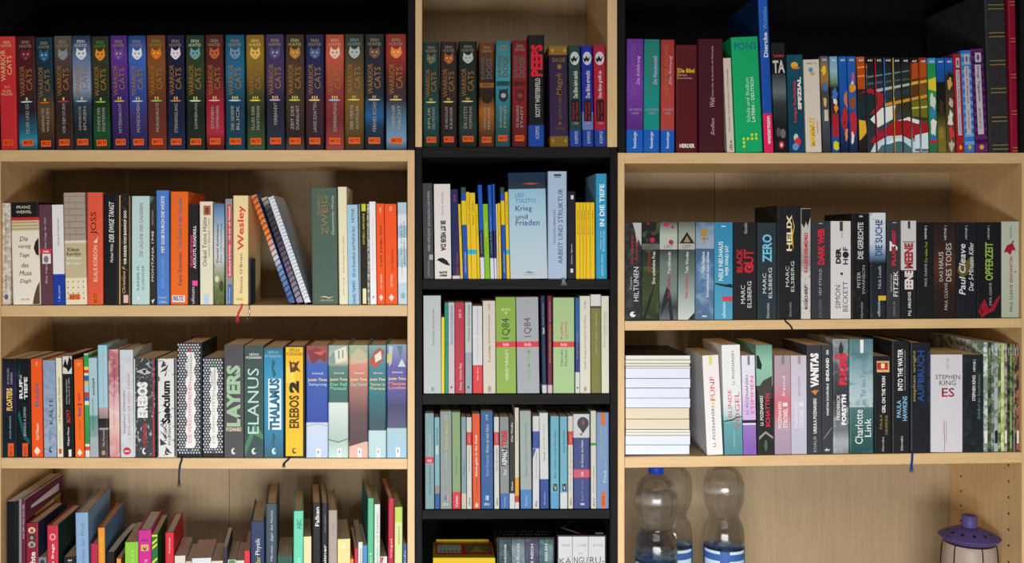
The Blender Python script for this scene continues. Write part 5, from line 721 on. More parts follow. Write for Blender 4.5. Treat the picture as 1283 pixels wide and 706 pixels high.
# ---- right bookcase
R2 = [
 (782.8, 803.8, .3, 279, 'black paperback with ragged white top and red title', '1e2022', [('Das Schwarze', 'a83434', 295, 331, .32, .5), ('Rauschen', 'a83434', 299, 326, .6, .76), ('Pekka', '9c9c9c', 347, 363, .3, .42), ('HILTUNEN', 'c8c4c0', 335, 378, .52, .82)], [('p', 'a8a8a4', [(.45, 279.6), (.98, 279.6), (.98, 309), (.8, 300), (.7, 306), (.6, 290)]), ('e', 'd0d0cc', 391, 398, .3, .66), ('e', '1e2022', 392, 395, .5, .7)], dict(hard=False, noise=('34383a', 70, .56, .1))),
 (804.2, 825.8, .4, 278.5, 'dark paperback with red dots over green plants', '17181a 306 5c5c58 313 1c1c1c ~345 2c3420 ~375 30401c ~402 1c2414', [('LIST', '3c3c3c', 307.5, 311.5, .25, .75, 'h'), ('Nele Neuhaus', '982c34', 316, 342, .3, .48), ('Eine unbeliebte Frau', 'c8c4bc', 316, 356, .58, .76, 'u', .01)], [('e', 'a02438', 298, 304.5, .44, .74), ('e', '7c1c28', 291, 295, .55, .72), ('e', '8c2030', 279.5, 282, .28, .42), ('p', '14180f', [(.05, 400), (.4, 375), (.8, 352), (.5, 380), (.2, 402)])], dict(hard=False, noise=('3c5024', 50, .6, .06))),
 (826.2, 848.3, .6, 278.5, 'grey green paperback with red drops', '3c4844 ~295 a0a89c 306 a8a8a4 313 2c3430 ~330 5c6864 ~365 6c7874 ~385 2c3234 ~402 5c6468', [('LIST', '5c5c5c', 307.5, 311.5, .25, .75, 'h'), ('Mordsfreunde', 'c8c4c0', 316, 343, .44, .62, 'u', .01), ('Nele Neuhaus', '982c34', 346, 374, .42, .6, 'u', .01)], [('e', 'a82040', 279.3, 284.5, .24, .5), ('e', '982038', 283, 287, .64, .8), ('e', 'a02040', 301, 307, .5, .78), ('p', '1c2022', [(.05, 398), (.2, 375), (.4, 360), (.6, 365), (.8, 402), (.6, 402), (.5, 378), (.3, 385)])], dict(hard=False)),
 (849.6, 870.3, .8, 278.5, 'grey green paperback with dark triangle gable', '4c5850 ~295 8c9484 306 a0a09c 313 3c4440 ~340 5c6864 ~375 94a09c ~402 b8c0bc', [('LIST', '5c5c5c', 307.5, 311.5, .25, .75, 'h'), ('Tiefe Wunden', 'c8c4c0', 316, 343, .42, .6, 'u', .01), ('Nele Neuhaus', 'b83c44', 346, 374, .4, .58, 'u', .01)], [('p', '241c18', [(.06, 305.5), (.5, 291), (.96, 305.5)]), ('p', '8c7c58', [(.3, 304), (.5, 296), (.72, 304)]), ('p', '1c2020', [(.55, 402), (.98, 392), (.98, 402)])], dict(hard=False)),
 (871.2, 894.2, .8, 279, 'storm blue paperback with golden weathercock', '4c5c78 ~300 8c98a8 312 3c5878 ~350 4c6c90 ~402 4c6484', [('Nele Neuhaus', 'd0d4d8', 316, 342, .3, .48, 'u', .01), ('Schneewittchen muss sterben', 'd0d4d8', 316, 373, .56, .72, 'u', .01)], [('e', 'a07830', 288, 296, .3, .6), ('p', 'a07830', [(.2, 292), (.4, 290), (.66, 286), (.6, 296), (.3, 297)]), ('r', '8c6c2c', 296, 306, .43, .48), ('r', '8c6c2c', 299, 300.5, .25, .7), ('r', 'd0d4d8', 396, 397.5, .36, .62)], dict(hard=False, noise=('7490ac', 40, .58, .1))),
 (895, 918, 0, 279, 'turquoise blue paperback with white title and pink square', '2c7ca0 ~330 3488ac ~402 4c94b0', [('NELE NEUHAUS', 'dce8ec', 303, 352, .22, .46, 'u', .01), ('WER WIND SÄT', 'dce8ec', 308, 346, .54, .76, 'u', .01), ('ullstein', 'b0d4e0', 379, 399, .42, .6, 'u', .02)], [('r', 'c83850', 372, 378, .42, .98), ('p', '14242c', [(.02, 355), (.6, 357), (.9, 356), (.98, 358), (.98, 361), (.6, 360), (.02, 356.5)]), ('r', 'd0e0e4', 283.5, 284.5, .36, .62)], dict(hard=False)),
 (919, 947.8, -.2, 279, 'black paperback with glowing red circle title', '1c1d20', [('BLACK', 'b01c2c', 312, 342, .14, .4, 'u', .04), ('OUT', 'b01c2c', 313, 343, .44, .88, 'u', .03), ('MARC', 'c8c8c8', 358, 381, .32, .5), ('ELSBERG', 'c8c8c8', 353, 386, .6, .78), ('blanvalet', 'a8a8a8', 279.5, 293, .45, .6)], [('e', 'c02030', 329, 342, .5, .88), ('e', '401418', 331.5, 339.5, .58, .8), ('e', 'd8504c', 334, 337, .65, .73)], dict(hard=False)),
 (949, 973, -.2, 279.5, 'dark slate teal paperback with light blue title', '263238', [('ZERO', '6cb4cc', 294, 329, .26, .76, 'u', .03), ('MARC', 'c4ccd0', 343, 368, .28, .46), ('ELSBERG', 'c4ccd0', 336, 374, .58, .76), ('blanvalet', 'a8b0b4', 380, 399, .46, .62)], (), dict(hard=False)),
 (973.7, 1003.3, 0, 258, 'tall thick black hardcover with yellow white helix title', '191a1d', [('HELIX', 'd8d0a8', 270, 315, .4, .62, 'u', .03), ('MARC', 'c0c0c0', 334, 360, .36, .5), ('ELSBERG', 'c0c0c0', 328, 366, .58, .72), ('blanvalet', '8c8c8c', 379, 397, .5, .6)], [('p', 'c8a038', [(.62, 271), (.7, 285), (.56, 297), (.7, 314), (.66, 297), (.74, 284)])], dict(noise=('202124', 100, .5, .2))),
 (1003.9, 1015.6, 0, 261.5, 'slim white thriller with red title and black stains', 'bcb8b4 ~300 b0aca8 ~330 8c8884 ~345 c0bcb8', [('KALENDERMORD', 'b83844', 292, 342, .3, .7, 'u', .04), ('BC-SCHERF', '24262a', 359, 388, .36, .68, 'u', .03)], [('p', '1c1c1e', [(.02, 262), (.98, 262), (.98, 272), (.7, 284), (.5, 278), (.3, 286), (.02, 280)])], dict(hard=False, noise=('8c8a88', 90, .6, .06))),
 (1016.8, 1040.2, -.3, 277.5, 'dark grey paperback with red capitals', '323338', [('DARK WEB', 'c0243c', 287, 332, .34, .7, 'u', .05), ('VEIT ETZOLD', 'a8a8ac', 337, 371, .4, .54), ('DROEMER', '686870', 375, 398, .4, .54)], [('r', 'a8a8ac', 280, 281, .4, .6)], dict(hard=False)),
 (1041, 1066, 0, 277.5, 'white paperback with black letters and dot', 'c8c6c6', [('DER', '24262a', 311, 331, .24, .5, 'u', .06), ('HOF', '24262a', 310, 332, .6, .86, 'u', .02), ('SIMON', '5c5c60', 358, 387, .22, .48), ('BECKETT', '5c5c60', 353, 391, .6, .84), ('24656', '8c8c90', 292, 299, .5, .6)], [('e', '24262a', 315.5, 324, .58, .9), ('r', '24262a', 342, 345, .48, .6), ('r', '3c3c40', 278, 290, .44, .6)], dict(hard=False)),
 (1066.8, 1089, .2, 268, 'black hardcover with grey white block title', '17171a', [('DIE GERECHTE', 'b8b8b8', 279, 325, .34, .66, 'u', .03), ('PETER', 'a8a8a8', 341, 361, .32, .5), ('SWANSON', '9c9c9c', 333, 369, .6, .76), ('blanvalet', '94948c', 379, 399, .5, .64)], [('r', 'a8a8a8', 270.5, 272.5, .42, .62)], dict(noise=('2c241f', 60, .6, .06))),
 (1090.3, 1110.4, -.2, 267, 'hardcover with white upper half and navy title', 'ccd0d4 ~305 b8c4d0 ~322 5c7490 ~330 1c2028 ~402 20262c', [('DIE SUCHE', '24487c', 276, 321, .32, .76, 'u', .02), ('Nick Louth', 'a8b0b8', 334, 362, .48, .68), ('ullstein', '9ca4ac', 377, 397, .44, .62, 'u', .02)], [('r', 'c8a438', 371, 377, .5, .98)], dict(noise=('30343a', 90, .66, .05))),
 (1111.2, 1128, 0, 277, 'dark grey paperback with red and white title', '343438', [('FLUG', 'c0283c', 309, 333, .36, .66, 'u', .05), ('7', 'd8d8d8', 302, 315, .2, .8, 'u', .04), ('ANGST', 'c0283c', 289, 308, .36, .66, 'u', .05), ('SEBASTIAN', 'a8a8ac', 344, 366, .26, .38), ('FITZEK', 'd0d0d0', 340, 372, .48, .82, 'u', .01), ('KNAUR', '7c7c84', 378, 396, .46, .62)], [('r', 'b0b0b4', 279, 280, .4, .7)], dict(hard=False)),
 (1129.3, 1148.2, -.2, 277, 'paperback half white half black with red outlined title', 'c4c0be 339 1e2023', [('MEENE', '9c2c3c', 305, 337, .2, .78, 'u', .05), ('EENE', 'd8ccc8', 340, 363, .22, .78, 'u', .05), ('M.J. ARLIDGE', 'd0d0d0', 366, 396, .44, .68, 'u', .02)], [('r', '3c3c40', 277.6, 287, .44, .6), ('r', '803c48', 303, 304, .1, .9)], dict(hard=False)),
 (1149.2, 1170, 0, 279, 'black paperback with small olive title', '1b1c1f', [('PAUL CLEAVE', 'b0b0b0', 331, 359, .44, .58), ('Der siebte Tod', 'a8ac4c', 304, 329, .46, .6), ('HEYNE (', 'c0c0c0', 283, 300, .44, .6, 'u', .02)], (), dict(hard=False)),
 (1170.5, 1197.3, 0, 279, 'dark brown paperback with glow and white capitals', '261e1c ~310 32241e ~335 4c3024 ~365 2c201c ~402 241c1a', [('DAS', 'b8b0ac', 340, 353, .24, .4), ('HAUS', 'c0b8b4', 316, 337, .2, .42), ('DES TODES', 'c0b8b4', 305, 353, .54, .8), ('PAUL CLEAVE', 'b0a8a4', 355, 389, .48, .62), ('HEYNE (', 'c0c0c0', 283, 301, .46, .6)], (), dict(hard=False)),
 (1198, 1223.2, 0, 279, 'black paperback with white brush handwriting', '1c1e26', [('Paul Cleave', 'd0d0d0', 306, 370, .14, .46, 'u', .01, .2), ('Der 5-Minuten Killer', 'c4c4c4', 304, 365, .62, .86, 'u', .01, .2), ('HEYNE (', 'b8b8b8', 283, 300, .44, .58)], [('p', '5c5428', [(.05, 340), (.3, 318), (.4, 330), (.8, 320), (.9, 332), (.5, 345), (.3, 350)])], dict(hard=False)),
 (1224, 1254.6, -.3, 279, 'thick black paperback with lime title and red smear', '191a1d', [('OPFERZEIT', '8cac44', 304, 352, .34, .66, 'u', .02), ('PAUL CLEAVE', 'a8a8a8', 355, 383, .5, .6), ('HEYNE (', 'b8b8b8', 283, 300, .44, .54)], [('p', '8c1c28', [(.05, 390), (.3, 375), (.5, 388), (.9, 371), (.95, 373), (.7, 390), (.4, 394), (.2, 399)]), ('p', '6c1620', [(.1, 380), (.3, 392), (.15, 396)])], dict(hard=False)),
 (1255.2, 1277, 0, 278, 'pale green grey paperback with red splatter', 'a8b0a0 ~330 b0b4a4 ~402 a0a894', [('PAUL CLEAVE', '3c403c', 357, 391, .46, .62), ('ZERSCHNITTEN', '9c2c34', 322, 355, .46, .62, 'u', .01), ('HEYNE (', '6c706c', 283, 299, .46, .6)], [('p', '982030', [(.12, 317), (.3, 308), (.5, 306), (.62, 304), (.7, 309), (.82, 314), (.6, 314), (.5, 320), (.3, 316)]), ('e', '8c1c28', 302, 304.5, .6, .7), ('e', '8c1c28', 340, 342, .74, .82)], dict(hard=False)),
]
R3 = [
 (886, 906, -6, 446, 'white thriller with red numeral word, leaning left', 'd8d4d2', [('FÜNF', 'c8384c', 473, 503, .32, .68), ('U. POZNANSKI', '4c4c50', 510, 561, .4, .58)], [('e', 'b8c040', 505, 508.5, .46, .6), ('r', 'c8c860', 446.5, 458, .4, .58)], dict(hard=False)),
 (908, 931, -4, 433, 'tall white thriller with red title and teal foot', 'd8d8d8 ~505 d0d4d4 ~520 a8c4c4 ~532 5c9498 ~572 4c8088', [('U. POZNANSKI', '5c6064', 441, 483, .52, .66), ('BLINDE', 'c04858', 489, 524, .26, .46), ('VÖGEL', 'c84050', 492, 539, .58, .88), ('WUNDERLICH', 'a8c4c4', 541, 562, .5, .58)], [('p', '2c3c40', [(.02, 528), (.5, 526), (.7, 523), (.98, 523), (.98, 524), (.7, 525), (.5, 528), (.02, 529.5)])], dict(hard=False)),
 (931.6, 948, -2.5, 446, 'white thriller with pink title and violet foot', 'd0d0dc ~490 d0c8d8 ~510 c0a8d0 527 2c2438 531 d8d0e0 533 8c6cb0 ~560 7c58a4', [('U. POZNANSKI', '5c5868', 471, 520, .26, .46), ('STIMMEN', 'd04c70', 472, 520, .62, .88)], [('r', '6c7890', 446.5, 458, .44, .62)], dict(hard=False)),
 (949.5, 969.8, -2.5, 433, 'black thriller with green sky and roof silhouettes', '5c8c7c ~455 88b4a0 ~478 7ca894 484 3c3834 490 1c1e20 ~572 202422', [('U. POZNANSKI', 'd0d0cc', 497, 534, .18, .38, 'u', .02), ('SCHATTEN', 'd0304c', 494, 536, .52, .78, 'u', .02)], [('p', '1c2422', [(.02, 446), (.15, 446), (.35, 458), (.3, 464), (.02, 462)]), ('p', '3c3c38', [(.1, 487), (.4, 478), (.95, 472), (.95, 500), (.1, 500)]), ('p', '8c8878', [(.1, 548), (.5, 541), (.95, 548), (.95, 551), (.5, 544), (.1, 552)]), ('e', '4c5c4c', 552, 566, .4, .6)], dict(hard=False)),
 (971, 991, -.6, 446, 'dusty pink paperback with red glow', 'a4929c ~480 a88c98 ~505 c06874 ~520 c06c78 ~535 a890a0 ~572 988898', [('fremd', 'd8d0d4', 472, 497, .46, .66), ('POZNANSKI', 'd8c8cc', 504, 537, .2, .42, 'u', .03), ('STROBEL', 'd8c8cc', 512, 537, .52, .8, 'u', .03)], [('r', '787480', 446.5, 457, .44, .62), ('r', 'd8c8d0', 505, 510, .5, .8)], dict(hard=False)),
 (991.6, 1011, -.6, 446, 'pale lilac paperback', 'bcb4c0 ~500 bcb8c8 ~572 acaabc', [('anonym', '8c8894', 473, 497, .46, .64), ('POZNANSKI', 'd0ccd8', 504, 537, .2, .42, 'u', .03), ('STROBEL', 'd0ccd8', 512, 537, .52, .8, 'u', .03)], [('r', 'a0888c', 446.5, 457, .44, .62), ('r', 'd0ccd4', 504, 510, .5, .8)], dict(hard=False)),
 (1012, 1030, -1, 433, 'charcoal paperback with bold white title and orange eagle', '36383c', [('VANITAS', 'e0dedc', 443, 486, .22, .8, 'u', .06), ('URSULA POZNANSKI', 'c8c8c8', 500, 544, .4, .64, 'u', .04), ('KNAUR', '9c9ca0', 547, 567, .4, .62)], [('p', 'c8783c', [(.25, 491), (.45, 490), (.52, 488.5), (.6, 490), (.8, 489), (.66, 493), (.55, 496), (.42, 493)])], dict(hard=False)),
 (1030.6, 1043.6, -.8, 433, 'slim dark grey paperback with white title', '36393e', [('ENDLAND', 'd8d8d8', 449, 478, .36, .66, 'u', .05), ('MARTIN SCHÄUBLE', 'd0d0d0', 481, 521, .36, .62, 'u', .03), ('dtv', 'd0d0d0', 562, 566, .22, .7, 'h', .02)], [('r', 'a8a8ac', 439, 445, .4, .64), ('p', '8c9094', [(.1, 550), (.5, 543), (.9, 536), (.9, 537), (.5, 544.5), (.1, 551)])], dict(hard=False)),
 (1044.2, 1064, -.5, 425.5, 'tall grey thriller with red title and cloudy picture', '7c8488 ~440 6c7478 ~460 4c5054 ~500 2c2e32 ~540 6c7074 ~555 9ca0a4 ~572 787c80', [('DER', 'c83040', 444, 451, .1, .3, 'u', .06), ('FUCHS', 'd02c40', 443, 483, .36, .86, 'u', .06), ('FREDERICK', 'd0d0d0', 495, 527, .22, .42, 'u', .02), ('FORSYTH', 'e0e0e0', 495, 533, .52, .82, 'u', .05)], [('p', '303438', [(.35, 437), (.5, 428), (.65, 437), (.6, 448), (.4, 448)])], dict(noise=('9ca4a8', 55, .6, .08))),
 (1064.8, 1094.8, -.4, 425.5, 'thick teal grey hardcover with misty landscape', '4c7078 ~450 6c8c94 ~480 94b0b4 ~505 a8bcbc 511 4c6c68 ~540 345c58 ~572 24484c', [('Im Tal des Fuchses', '6c7ca0', 450, 508, .46, .66), ('Charlotte', 'dce4e0', 514, 557, .22, .54), ('Link', 'dce4e0', 525, 548, .62, .88)], [('r', 'd8dcd8', 426.5, 443, .44, .58)], dict(noise=('40686a', 40, .62, .1))),
 (1096, 1116.6, -.5, 447, 'black paperback with red and gold label picture', '1d1d20', [('GIRL ON THE TRAIN', 'd8d8d8', 472, 518, .44, .66, 'u', .02), ('PAULA', '8c8440', 520, 538, .3, .46), ('HAWKINS', '8c8440', 521, 545, .62, .8), ('blanvalet', 'b0b0b0', 548, 566, .42, .56)], [('r', 'c8a870', 453, 467, .14, .9), ('r', 'b02c30', 455, 464, .16, .82), ('r', 'e0d0a0', 456, 462, .4, .62)], dict(hard=False)),
 (1117.8, 1140.2, -.3, 428, 'tall black hardcover with white and blue lettering', '1f2023', [('INTO THE WATER', 'e0e0e0', 438, 490, .32, .6, 'u', .02), ('TRAUE KEINEM AUCH NICHT DIR SELBST', '9c9ca0', 439, 490, .68, .76), ('PAULA', '7cacc8', 502, 524, .26, .5, 'u', .02), ('HAWKINS', '7cacc8', 497, 528, .58, .84, 'u', .02), ('blanvalet', 'c0c0c0', 547, 565, .46, .6)], ()),
 (1141, 1165.8, 0, 430, 'tall black hardcover with blue ribbon and blue stencil title', '1b1d22', [('stephen wright', '8c8440', 440, 504, .1, .28, 'u', .02), ('AUFBRUCH', '28488c', 440, 504, .34, .68, 'u', .02), ('in die Nacht', '243c70', 440, 504, .8, .98)], (), dict(noise=('20242c', 80, .5, .2))),
 (1166.5, 1206, 0, 445, 'very thick white paperback with grey and red title', 'c4c2c8', [('STEPHEN', '54505a', 470.5, 476, .14, .92, 'h'), ('KING', '54505a', 477.5, 483.5, .26, .78, 'h'), ('ES', '8c1c2c', 487, 498, .34, .74, 'h', .01), ('HEYNE', 'a8a4ac', 449, 463, .48, .58)], [('r', '9c4450', 529, 566, .42, .435), ('r', '9c4450', 529, 556, .48, .49), ('r', 'a85a64', 527, 545, .38, .388)], dict(hard=False)),
 (1207.2, 1232, 0, 445, 'black paperback with small white title beside magazines', '1f2326', [('STEPHEN KING', 'd0d0d0', 471, 503, .44, .6, 'u', .02), ('Friedhof der Kuscheltiere', '5c8480', 470, 525, .7, .84), ('HEYNE (', 'c8c8c8', 451, 466, .48, .64, 'u', .02)], (), dict(hard=False, noise=('2c3234', 50, .6, .08))),
]
MAGC = [('7c8c84', 'c8d4cc', 'white'), ('5c6c40', '2c3424', 'olive'), ('8c9c9c', '4c5c50', 'grey'), ('a0a8a4', '6c7c54', 'pale'), ('4c5448', '9cac7c', 'mossy'), ('98b060', 'c8d098', 'light green'), ('a8a090', '6c4c58', 'beige'), ('242824', '4c5840', 'black'), ('7ca050', '3c5428', 'leaf green'), ('302c30', '8c5c48', 'dark brown'), ('8c8478', '4c6430', 'tan'), ('283028', '78905c', 'dark green'), ('3c2c2c', 'a05848', 'reddish')]
MAG = []
x = 1232.6
for i, (a, b, nm) in enumerate(MAGC):
    w = (5.0, 4, 3.6, 4.6, 3.4, 4, 3.4, 3.2, 3, 3.4, 3.2, 3.4, 3.2)[i]
    MAG.append((x, x+w, 0, 429.5+.25*i, 'thin '+nm+' magazine at the right end', a, [('GARTEN', 'd8d8d0', 436, 446, .3, .7)], [('r', '1c1c1c' if i % 2 else 'd8d4c8', 540, 556, .15, .85)] if i % 3 == 0 else (), dict(hard=False, depth=.205, pg='w', noise=(b, 75, .52, .06), name='magazine')))
    x += w+.22

SH = dict(L1=dict(sh=(188, 188), xs=(0, 510)), C1=dict(sh=(184.5, 184.5), xs=(529, 764)), R1=dict(sh=(191.5, 191.5), xs=(782, 1280)),
 L2=dict(sh=(383, 382.5), xs=(2.5, 510.5)), L3=dict(sh=(574, 575), xs=(2.5, 510.5)), L4=dict(sh=(768, 768), xs=(0, 510)),
 C2=dict(sh=(350.5, 350.5), xs=(529, 764.5)), C3=dict(sh=(494.5, 494), xs=(529, 764.5)), C4=dict(sh=(639.5, 639), xs=(529, 764.5)),
 R2=dict(sh=(402.5, 399), xs=(782.5, 1280.5)), R3=dict(sh=(573.3, 567), xs=(782.5, 1280.5)))
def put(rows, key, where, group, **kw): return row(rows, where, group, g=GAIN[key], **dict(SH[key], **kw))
b_L1 = put(L1, 'L1', 'left top row', 'books in the top row of the left bookcase', y=.005, depth=.135)
b_C1 = put(C1, 'C1', 'centre top box', 'books in the birch box on the black bookcase', y=.005, depth=.14)
b_R1 = put(R1, 'R1', 'right top row', 'books in the top row of the right bookcase', y=.005)
b_L2 = put(L2, 'L2', 'left second row', 'books in the second row of the left bookcase', pg='t')
b_L2b = put(L2b, 'L2', 'left second row', 'books in the second row of the left bookcase', pg='t')
b_L3 = put(L3, 'L3', 'left third row', 'books in the third row of the left bookcase', depth=.135, y=.005)
b_L4 = put(L4, 'L4', 'left bottom row', 'books in the bottom row of the left bookcase', y=.008)
b_C2 = put(C2, 'C2', 'upper black shelf', 'books on the upper shelf of the black bookcase')
b_C3 = put(C3, 'C3', 'middle black shelf', 'books on the middle shelf of the black bookcase')
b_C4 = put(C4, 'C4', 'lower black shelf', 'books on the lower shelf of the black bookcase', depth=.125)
b_R2 = put(R2, 'R2', 'right second row', 'books in the second row of the right bookcase', depth=.135)
b_R3 = put(R3, 'R3', 'right third row', 'books in the third row of the right bookcase', depth=.135)
b_MG = put(MAG, 'R3', 'right third row', 'magazines at the end of the third row')
for o in b_MG: o['category'] = 'magazine'
b_L4[0].name = 'file_folder'; b_L4[0]['category'] = 'folder'
for i in (1, 2): b_L4[i].name = 'brochure'; b_L4[i]['category'] = 'brochure'
mg = [c for c in b_L4[3].children if c.name.startswith('cover')][0]; xr = 4.3/S/2+.0004
for (ya, yb, za, zb, hc) in ((.03, .19, .192, .204, 'e0d4d8'), (.05, .2, .15, .182, 'c8a858'), (.09, .16, .155, .178, 'e0d8c8')):
    pyd('printed_mark', [(xr, ya, za), (xr, yb, za-.004), (xr, yb, zb), (xr, ya, zb-.006)], [(0, 1, 2, 3)], mg, [solid(hc, 1.1)]); xr += .0001
b_L4[3].name = 'magazine'; b_L4[3]['category'] = 'magazine'
# covers with a printed board that the camera sees from the side stay plain; the dark book behind the yellow reader on the middle shelf:
row([(553.4, 559.5, 0, 371.5, 'dark book set back behind thin yellow reader', '3c4442', (), (), dict(hard=False, y=.16, depth=.08))], 'middle black shelf', 'books on the middle shelf of the black bookcase', g=GAIN['C3'], **SH['C3'])

# ---------------------------------------------------------------- bookmark ribbons (part of their book)
def add_ribbon(book, u0, v0, pts, w, h, fray=0.0):
    P = []
    a = wp(u0, v0, 0.0); a.y = 0.0042; a.z += 0.0010; P.append(a-book.location)
    a = wp(u0, v0, 0.0); a.y = -0.0012; a.z += 0.0009; P.append(a-book.location)
    for (u, v) in pts:
        q = wp(u, v, -0.0022); P.append(q-book.location)
    ribbon('bookmark_ribbon', P, w, solid(h, 1.0, 0.6), book, fray)
def find(rows, built, key):
    for r, b in zip(rows, built):
        if key in r[4]: 
            b.rotation_euler = (0, 0, 0); return b
wes = find(L2, b_L2, 'big red title'); add_ribbon(wes, 303, 383, [(302.5, 386), (299.5, 391), (297.5, 397)], .0035, 'c83444', .012)
hx = find(L3, b_L3, 'honeycomb hardcover'); add_ribbon(hx, 228, 574, [(227.5, 577), (225.5, 583), (224.5, 592), (224.3, 604)], .004, '2c3438', .012)
er = find(L3, b_L3, 'beetle'); add_ribbon(er, 363, 574.5, [(361, 576.5), (358, 579), (355.5, 582)], .0035, '141414', .008)
he = find(R2, b_R2, 'helix'); add_ribbon(he, 983, 401, [(984.5, 403.5), (988, 406), (991.5, 410), (993, 414)], .003, '18181a', .004)
au = find(R3, b_R3, 'blue ribbon'); add_ribbon(au, 1143, 568.5, [(1143, 572), (1142.8, 578), (1142, 584)], .0042, '1c3c84', .014)
ar = find(C2, b_C2, 'steel blue'); add_ribbon(ar, 706, 350.5, [(706, 352), (706.5, 354.5)], .006, '74787c', .006)
# end caps of ribbons at the tops of hardcovers
# ---------------------------------------------------------------- metal page clip beside the pale yellow book
q = wp(312.5, 383, 0)
cl = empty('page_clip', (q.x, 0, q.z+0.0004), 'silver wire page clip hooked over shelf edge, left second row', 'clip')
tube('wire', [(0, .02, .0014), (0, .004, .0014), (0.0002, -.0014, .0013), (0.0006, -.0034, -.003), (0.0006, -.0034, -.008), (0.0, -.0034, -.02), (-.0015, -.0034, -.025), (-.004, -.0034, -.0262), (-.0055, -.0034, -.0245)], .0011, 6, solid('a8a8ac', 1, .25, 1.0), cl)
box('plate', -.0012, .0012, .004, .06, .0024, .09, solid('3c4048', 1, .4), cl, .0003)

# ---------------------------------------------------------------- three leaning spiral notebooks
def notebook(ub0, ub1, ut0, vtop, label, cov, covb, coil_h, pg, turns, ramp=None):
    vb = 382.6; k = 1/S; th = math.atan2((ub0-ut0), (vb-vtop)); L = math.hypot(ub0-ut0, vb-vtop)*k
    w = (ub1-ub0)*k*math.cos(th)
    zb = ZC-(vb-VY)/S
    root = empty('spiral_notebook', ((ub0-VX)*k, .012, zb+0.0003), label, 'notebook', 'spiral notebooks leaning in the left second row')
    root.rotation_euler = (0, -th, 0)      # rests on its lower left edge, top swung to the left
    root.location.z += 0.0
    # local: x from 0 (left face) to w; pivot edge is the lower left one, so the body sits right of it and lifts
    dz = 0.0
    root.location.z = zb+0.0004+ (w*math.sin(th) if th < 0 else 0)
    dp = .15
    m1 = cover_mat(ramp, GAIN['L2'], vtop, vtop+L*S) if ramp else solid(cov, GAIN['L2'], .35)
    box('cover', 0, .0009, .004, dp, 0, L, m1, root, 0); box('cover', w-.0009, w, .004, dp, 0, L, solid(covb, GAIN['L2'], .35), root, 0)
    box('pages', .0012, w-.0012, .006, dp-.002, .001, L-.001, M_pages[pg], root, 0)
    pts = []; r = w*.46; n = turns*10
    for i in range(n+1):
        a = 2*math.pi*i/10; pts.append((w/2+r*math.cos(a), .004+.006*math.sin(a), .006+(L-.012)*i/n))
    tube('spiral', pts, .0007, 4, solid(coil_h, GAIN['L2'], .35), root)
    box('spine_strip', w*.08, w*.92, .0045, .0058, .002, L-.002, m1, root, 0)
    return root
notebook(361.5, 369.3, 312.5, 245, 'orange and blue spiral notebook with black coil, left second row', 'e0742c', '3c5c94', '1c1c20', 'w', 20, 'd86c2c ~300 e07c30 ~330 c8c8d0 ~345 6c8cb8 ~383 3c6098')
notebook(371.5, 380, 325.5, 248, 'black and purple spiral notebook between two others, left second row', '3c3644', '2c2834', '14141a', 'w', 20, 'b0a890 ~262 3c3838 ~300 3c3644 ~350 6c6478 ~383 8c8498')
notebook(381.3, 389, 334, 247, 'white spiral notebook with thick white coil, left second row', 'd0d8e4', 'c8d0dc', 'dce2ec', 'w', 30)

# ---------------------------------------------------------------- bent soft notebook in the bottom row
q = wp(134.2, 768, .008); k = (D+.008)/D/S
bn = empty('soft_notebook', (q.x, .008, ZL(768)+.0003), 'black soft notebook with curved white page block, left bottom row', 'notebook')
hN = ZC-(692-VY)*k-ZL(768)
def bent(name, xa, xb, z0, z1, mat, y0=0.0, dep=.2, n=12):
    v = []; f = []
    for i in range(n+1):
        t = i/n; yy = y0+(dep-y0)*t; off = -.005*math.sin(math.pi*min(1, t*1.0))-.012*t*t
        v += [(xa+off, yy, z0), (xb+off, yy, z0), (xb+off, yy, z1), (xa+off, yy, z1)]
    for i in range(n):
        a = 4*i; b = a+4
        f += [(a, a+1, b+1, b), (a+1, a+2, b+2, b+1), (a+2, a+3, b+3, b+2), (a+3, a, b, b+3)]
    f += [(0, 3, 2, 1), (4*n, 4*n+1, 4*n+2, 4*n+3)]
    return pyd(name, v, f, bn, [mat])
wN = 9.3*k
bent('cover', 0, .0007, 0, hN, solid('1c1c20', .9, .5)); bent('cover', wN-.0007, wN, 0, hN, solid('1c1c20', .9, .5)); bent('pages', .0008, wN-.0008, .001, hN-.001, M_pages['w'], .002, .198)
box('spine', 0, wN, -.0012, .0, 0, hN, solid('1c1c20', .9, .5), bn, .0003)

# ---------------------------------------------------------------- stack of lying books at the left end of the right third row
LAY = [(448.5, 454, 'cream', '141414'), (454.2, 458.6, 'cream', '1c2440'), (458.8, 461.8, 'cream', '202020'), (462, 464.6, 'cream', '1c2c5c'),
       (464.8, 477.4, 'bluish', '181c24'), (477.6, 489.4, 'bluish', '2c4470'), (489.6, 502, 'bluish', '34609c'), (502.2, 514.4, 'bluish', '3c6cb0'),
       (514.6, 528.4, 'tan', '2c3c24'), (528.6, 541.4, 'tan', '1c1c1c'), (541.6, 545, 'cream', '1c2c90'), (545.2, 549, 'cream', '1c2c6c'), (549.2, 560.8, 'bluish', '3c6ca8'), (561, 573.1, 'bluish', '5c84b4')]
PM = {'cream': solid('e4e2d4', 1, .85), 'bluish': solid('dde4f2', 1, .85), 'tan': solid('e0d4bc', 1, .85)}
nth = {}
tot = {k: sum(1 for l in LAY if l[2] == k) for k in PM}
yS = .012; kS = (D+yS)/D/S
zs = ZL(572.1)+.0003
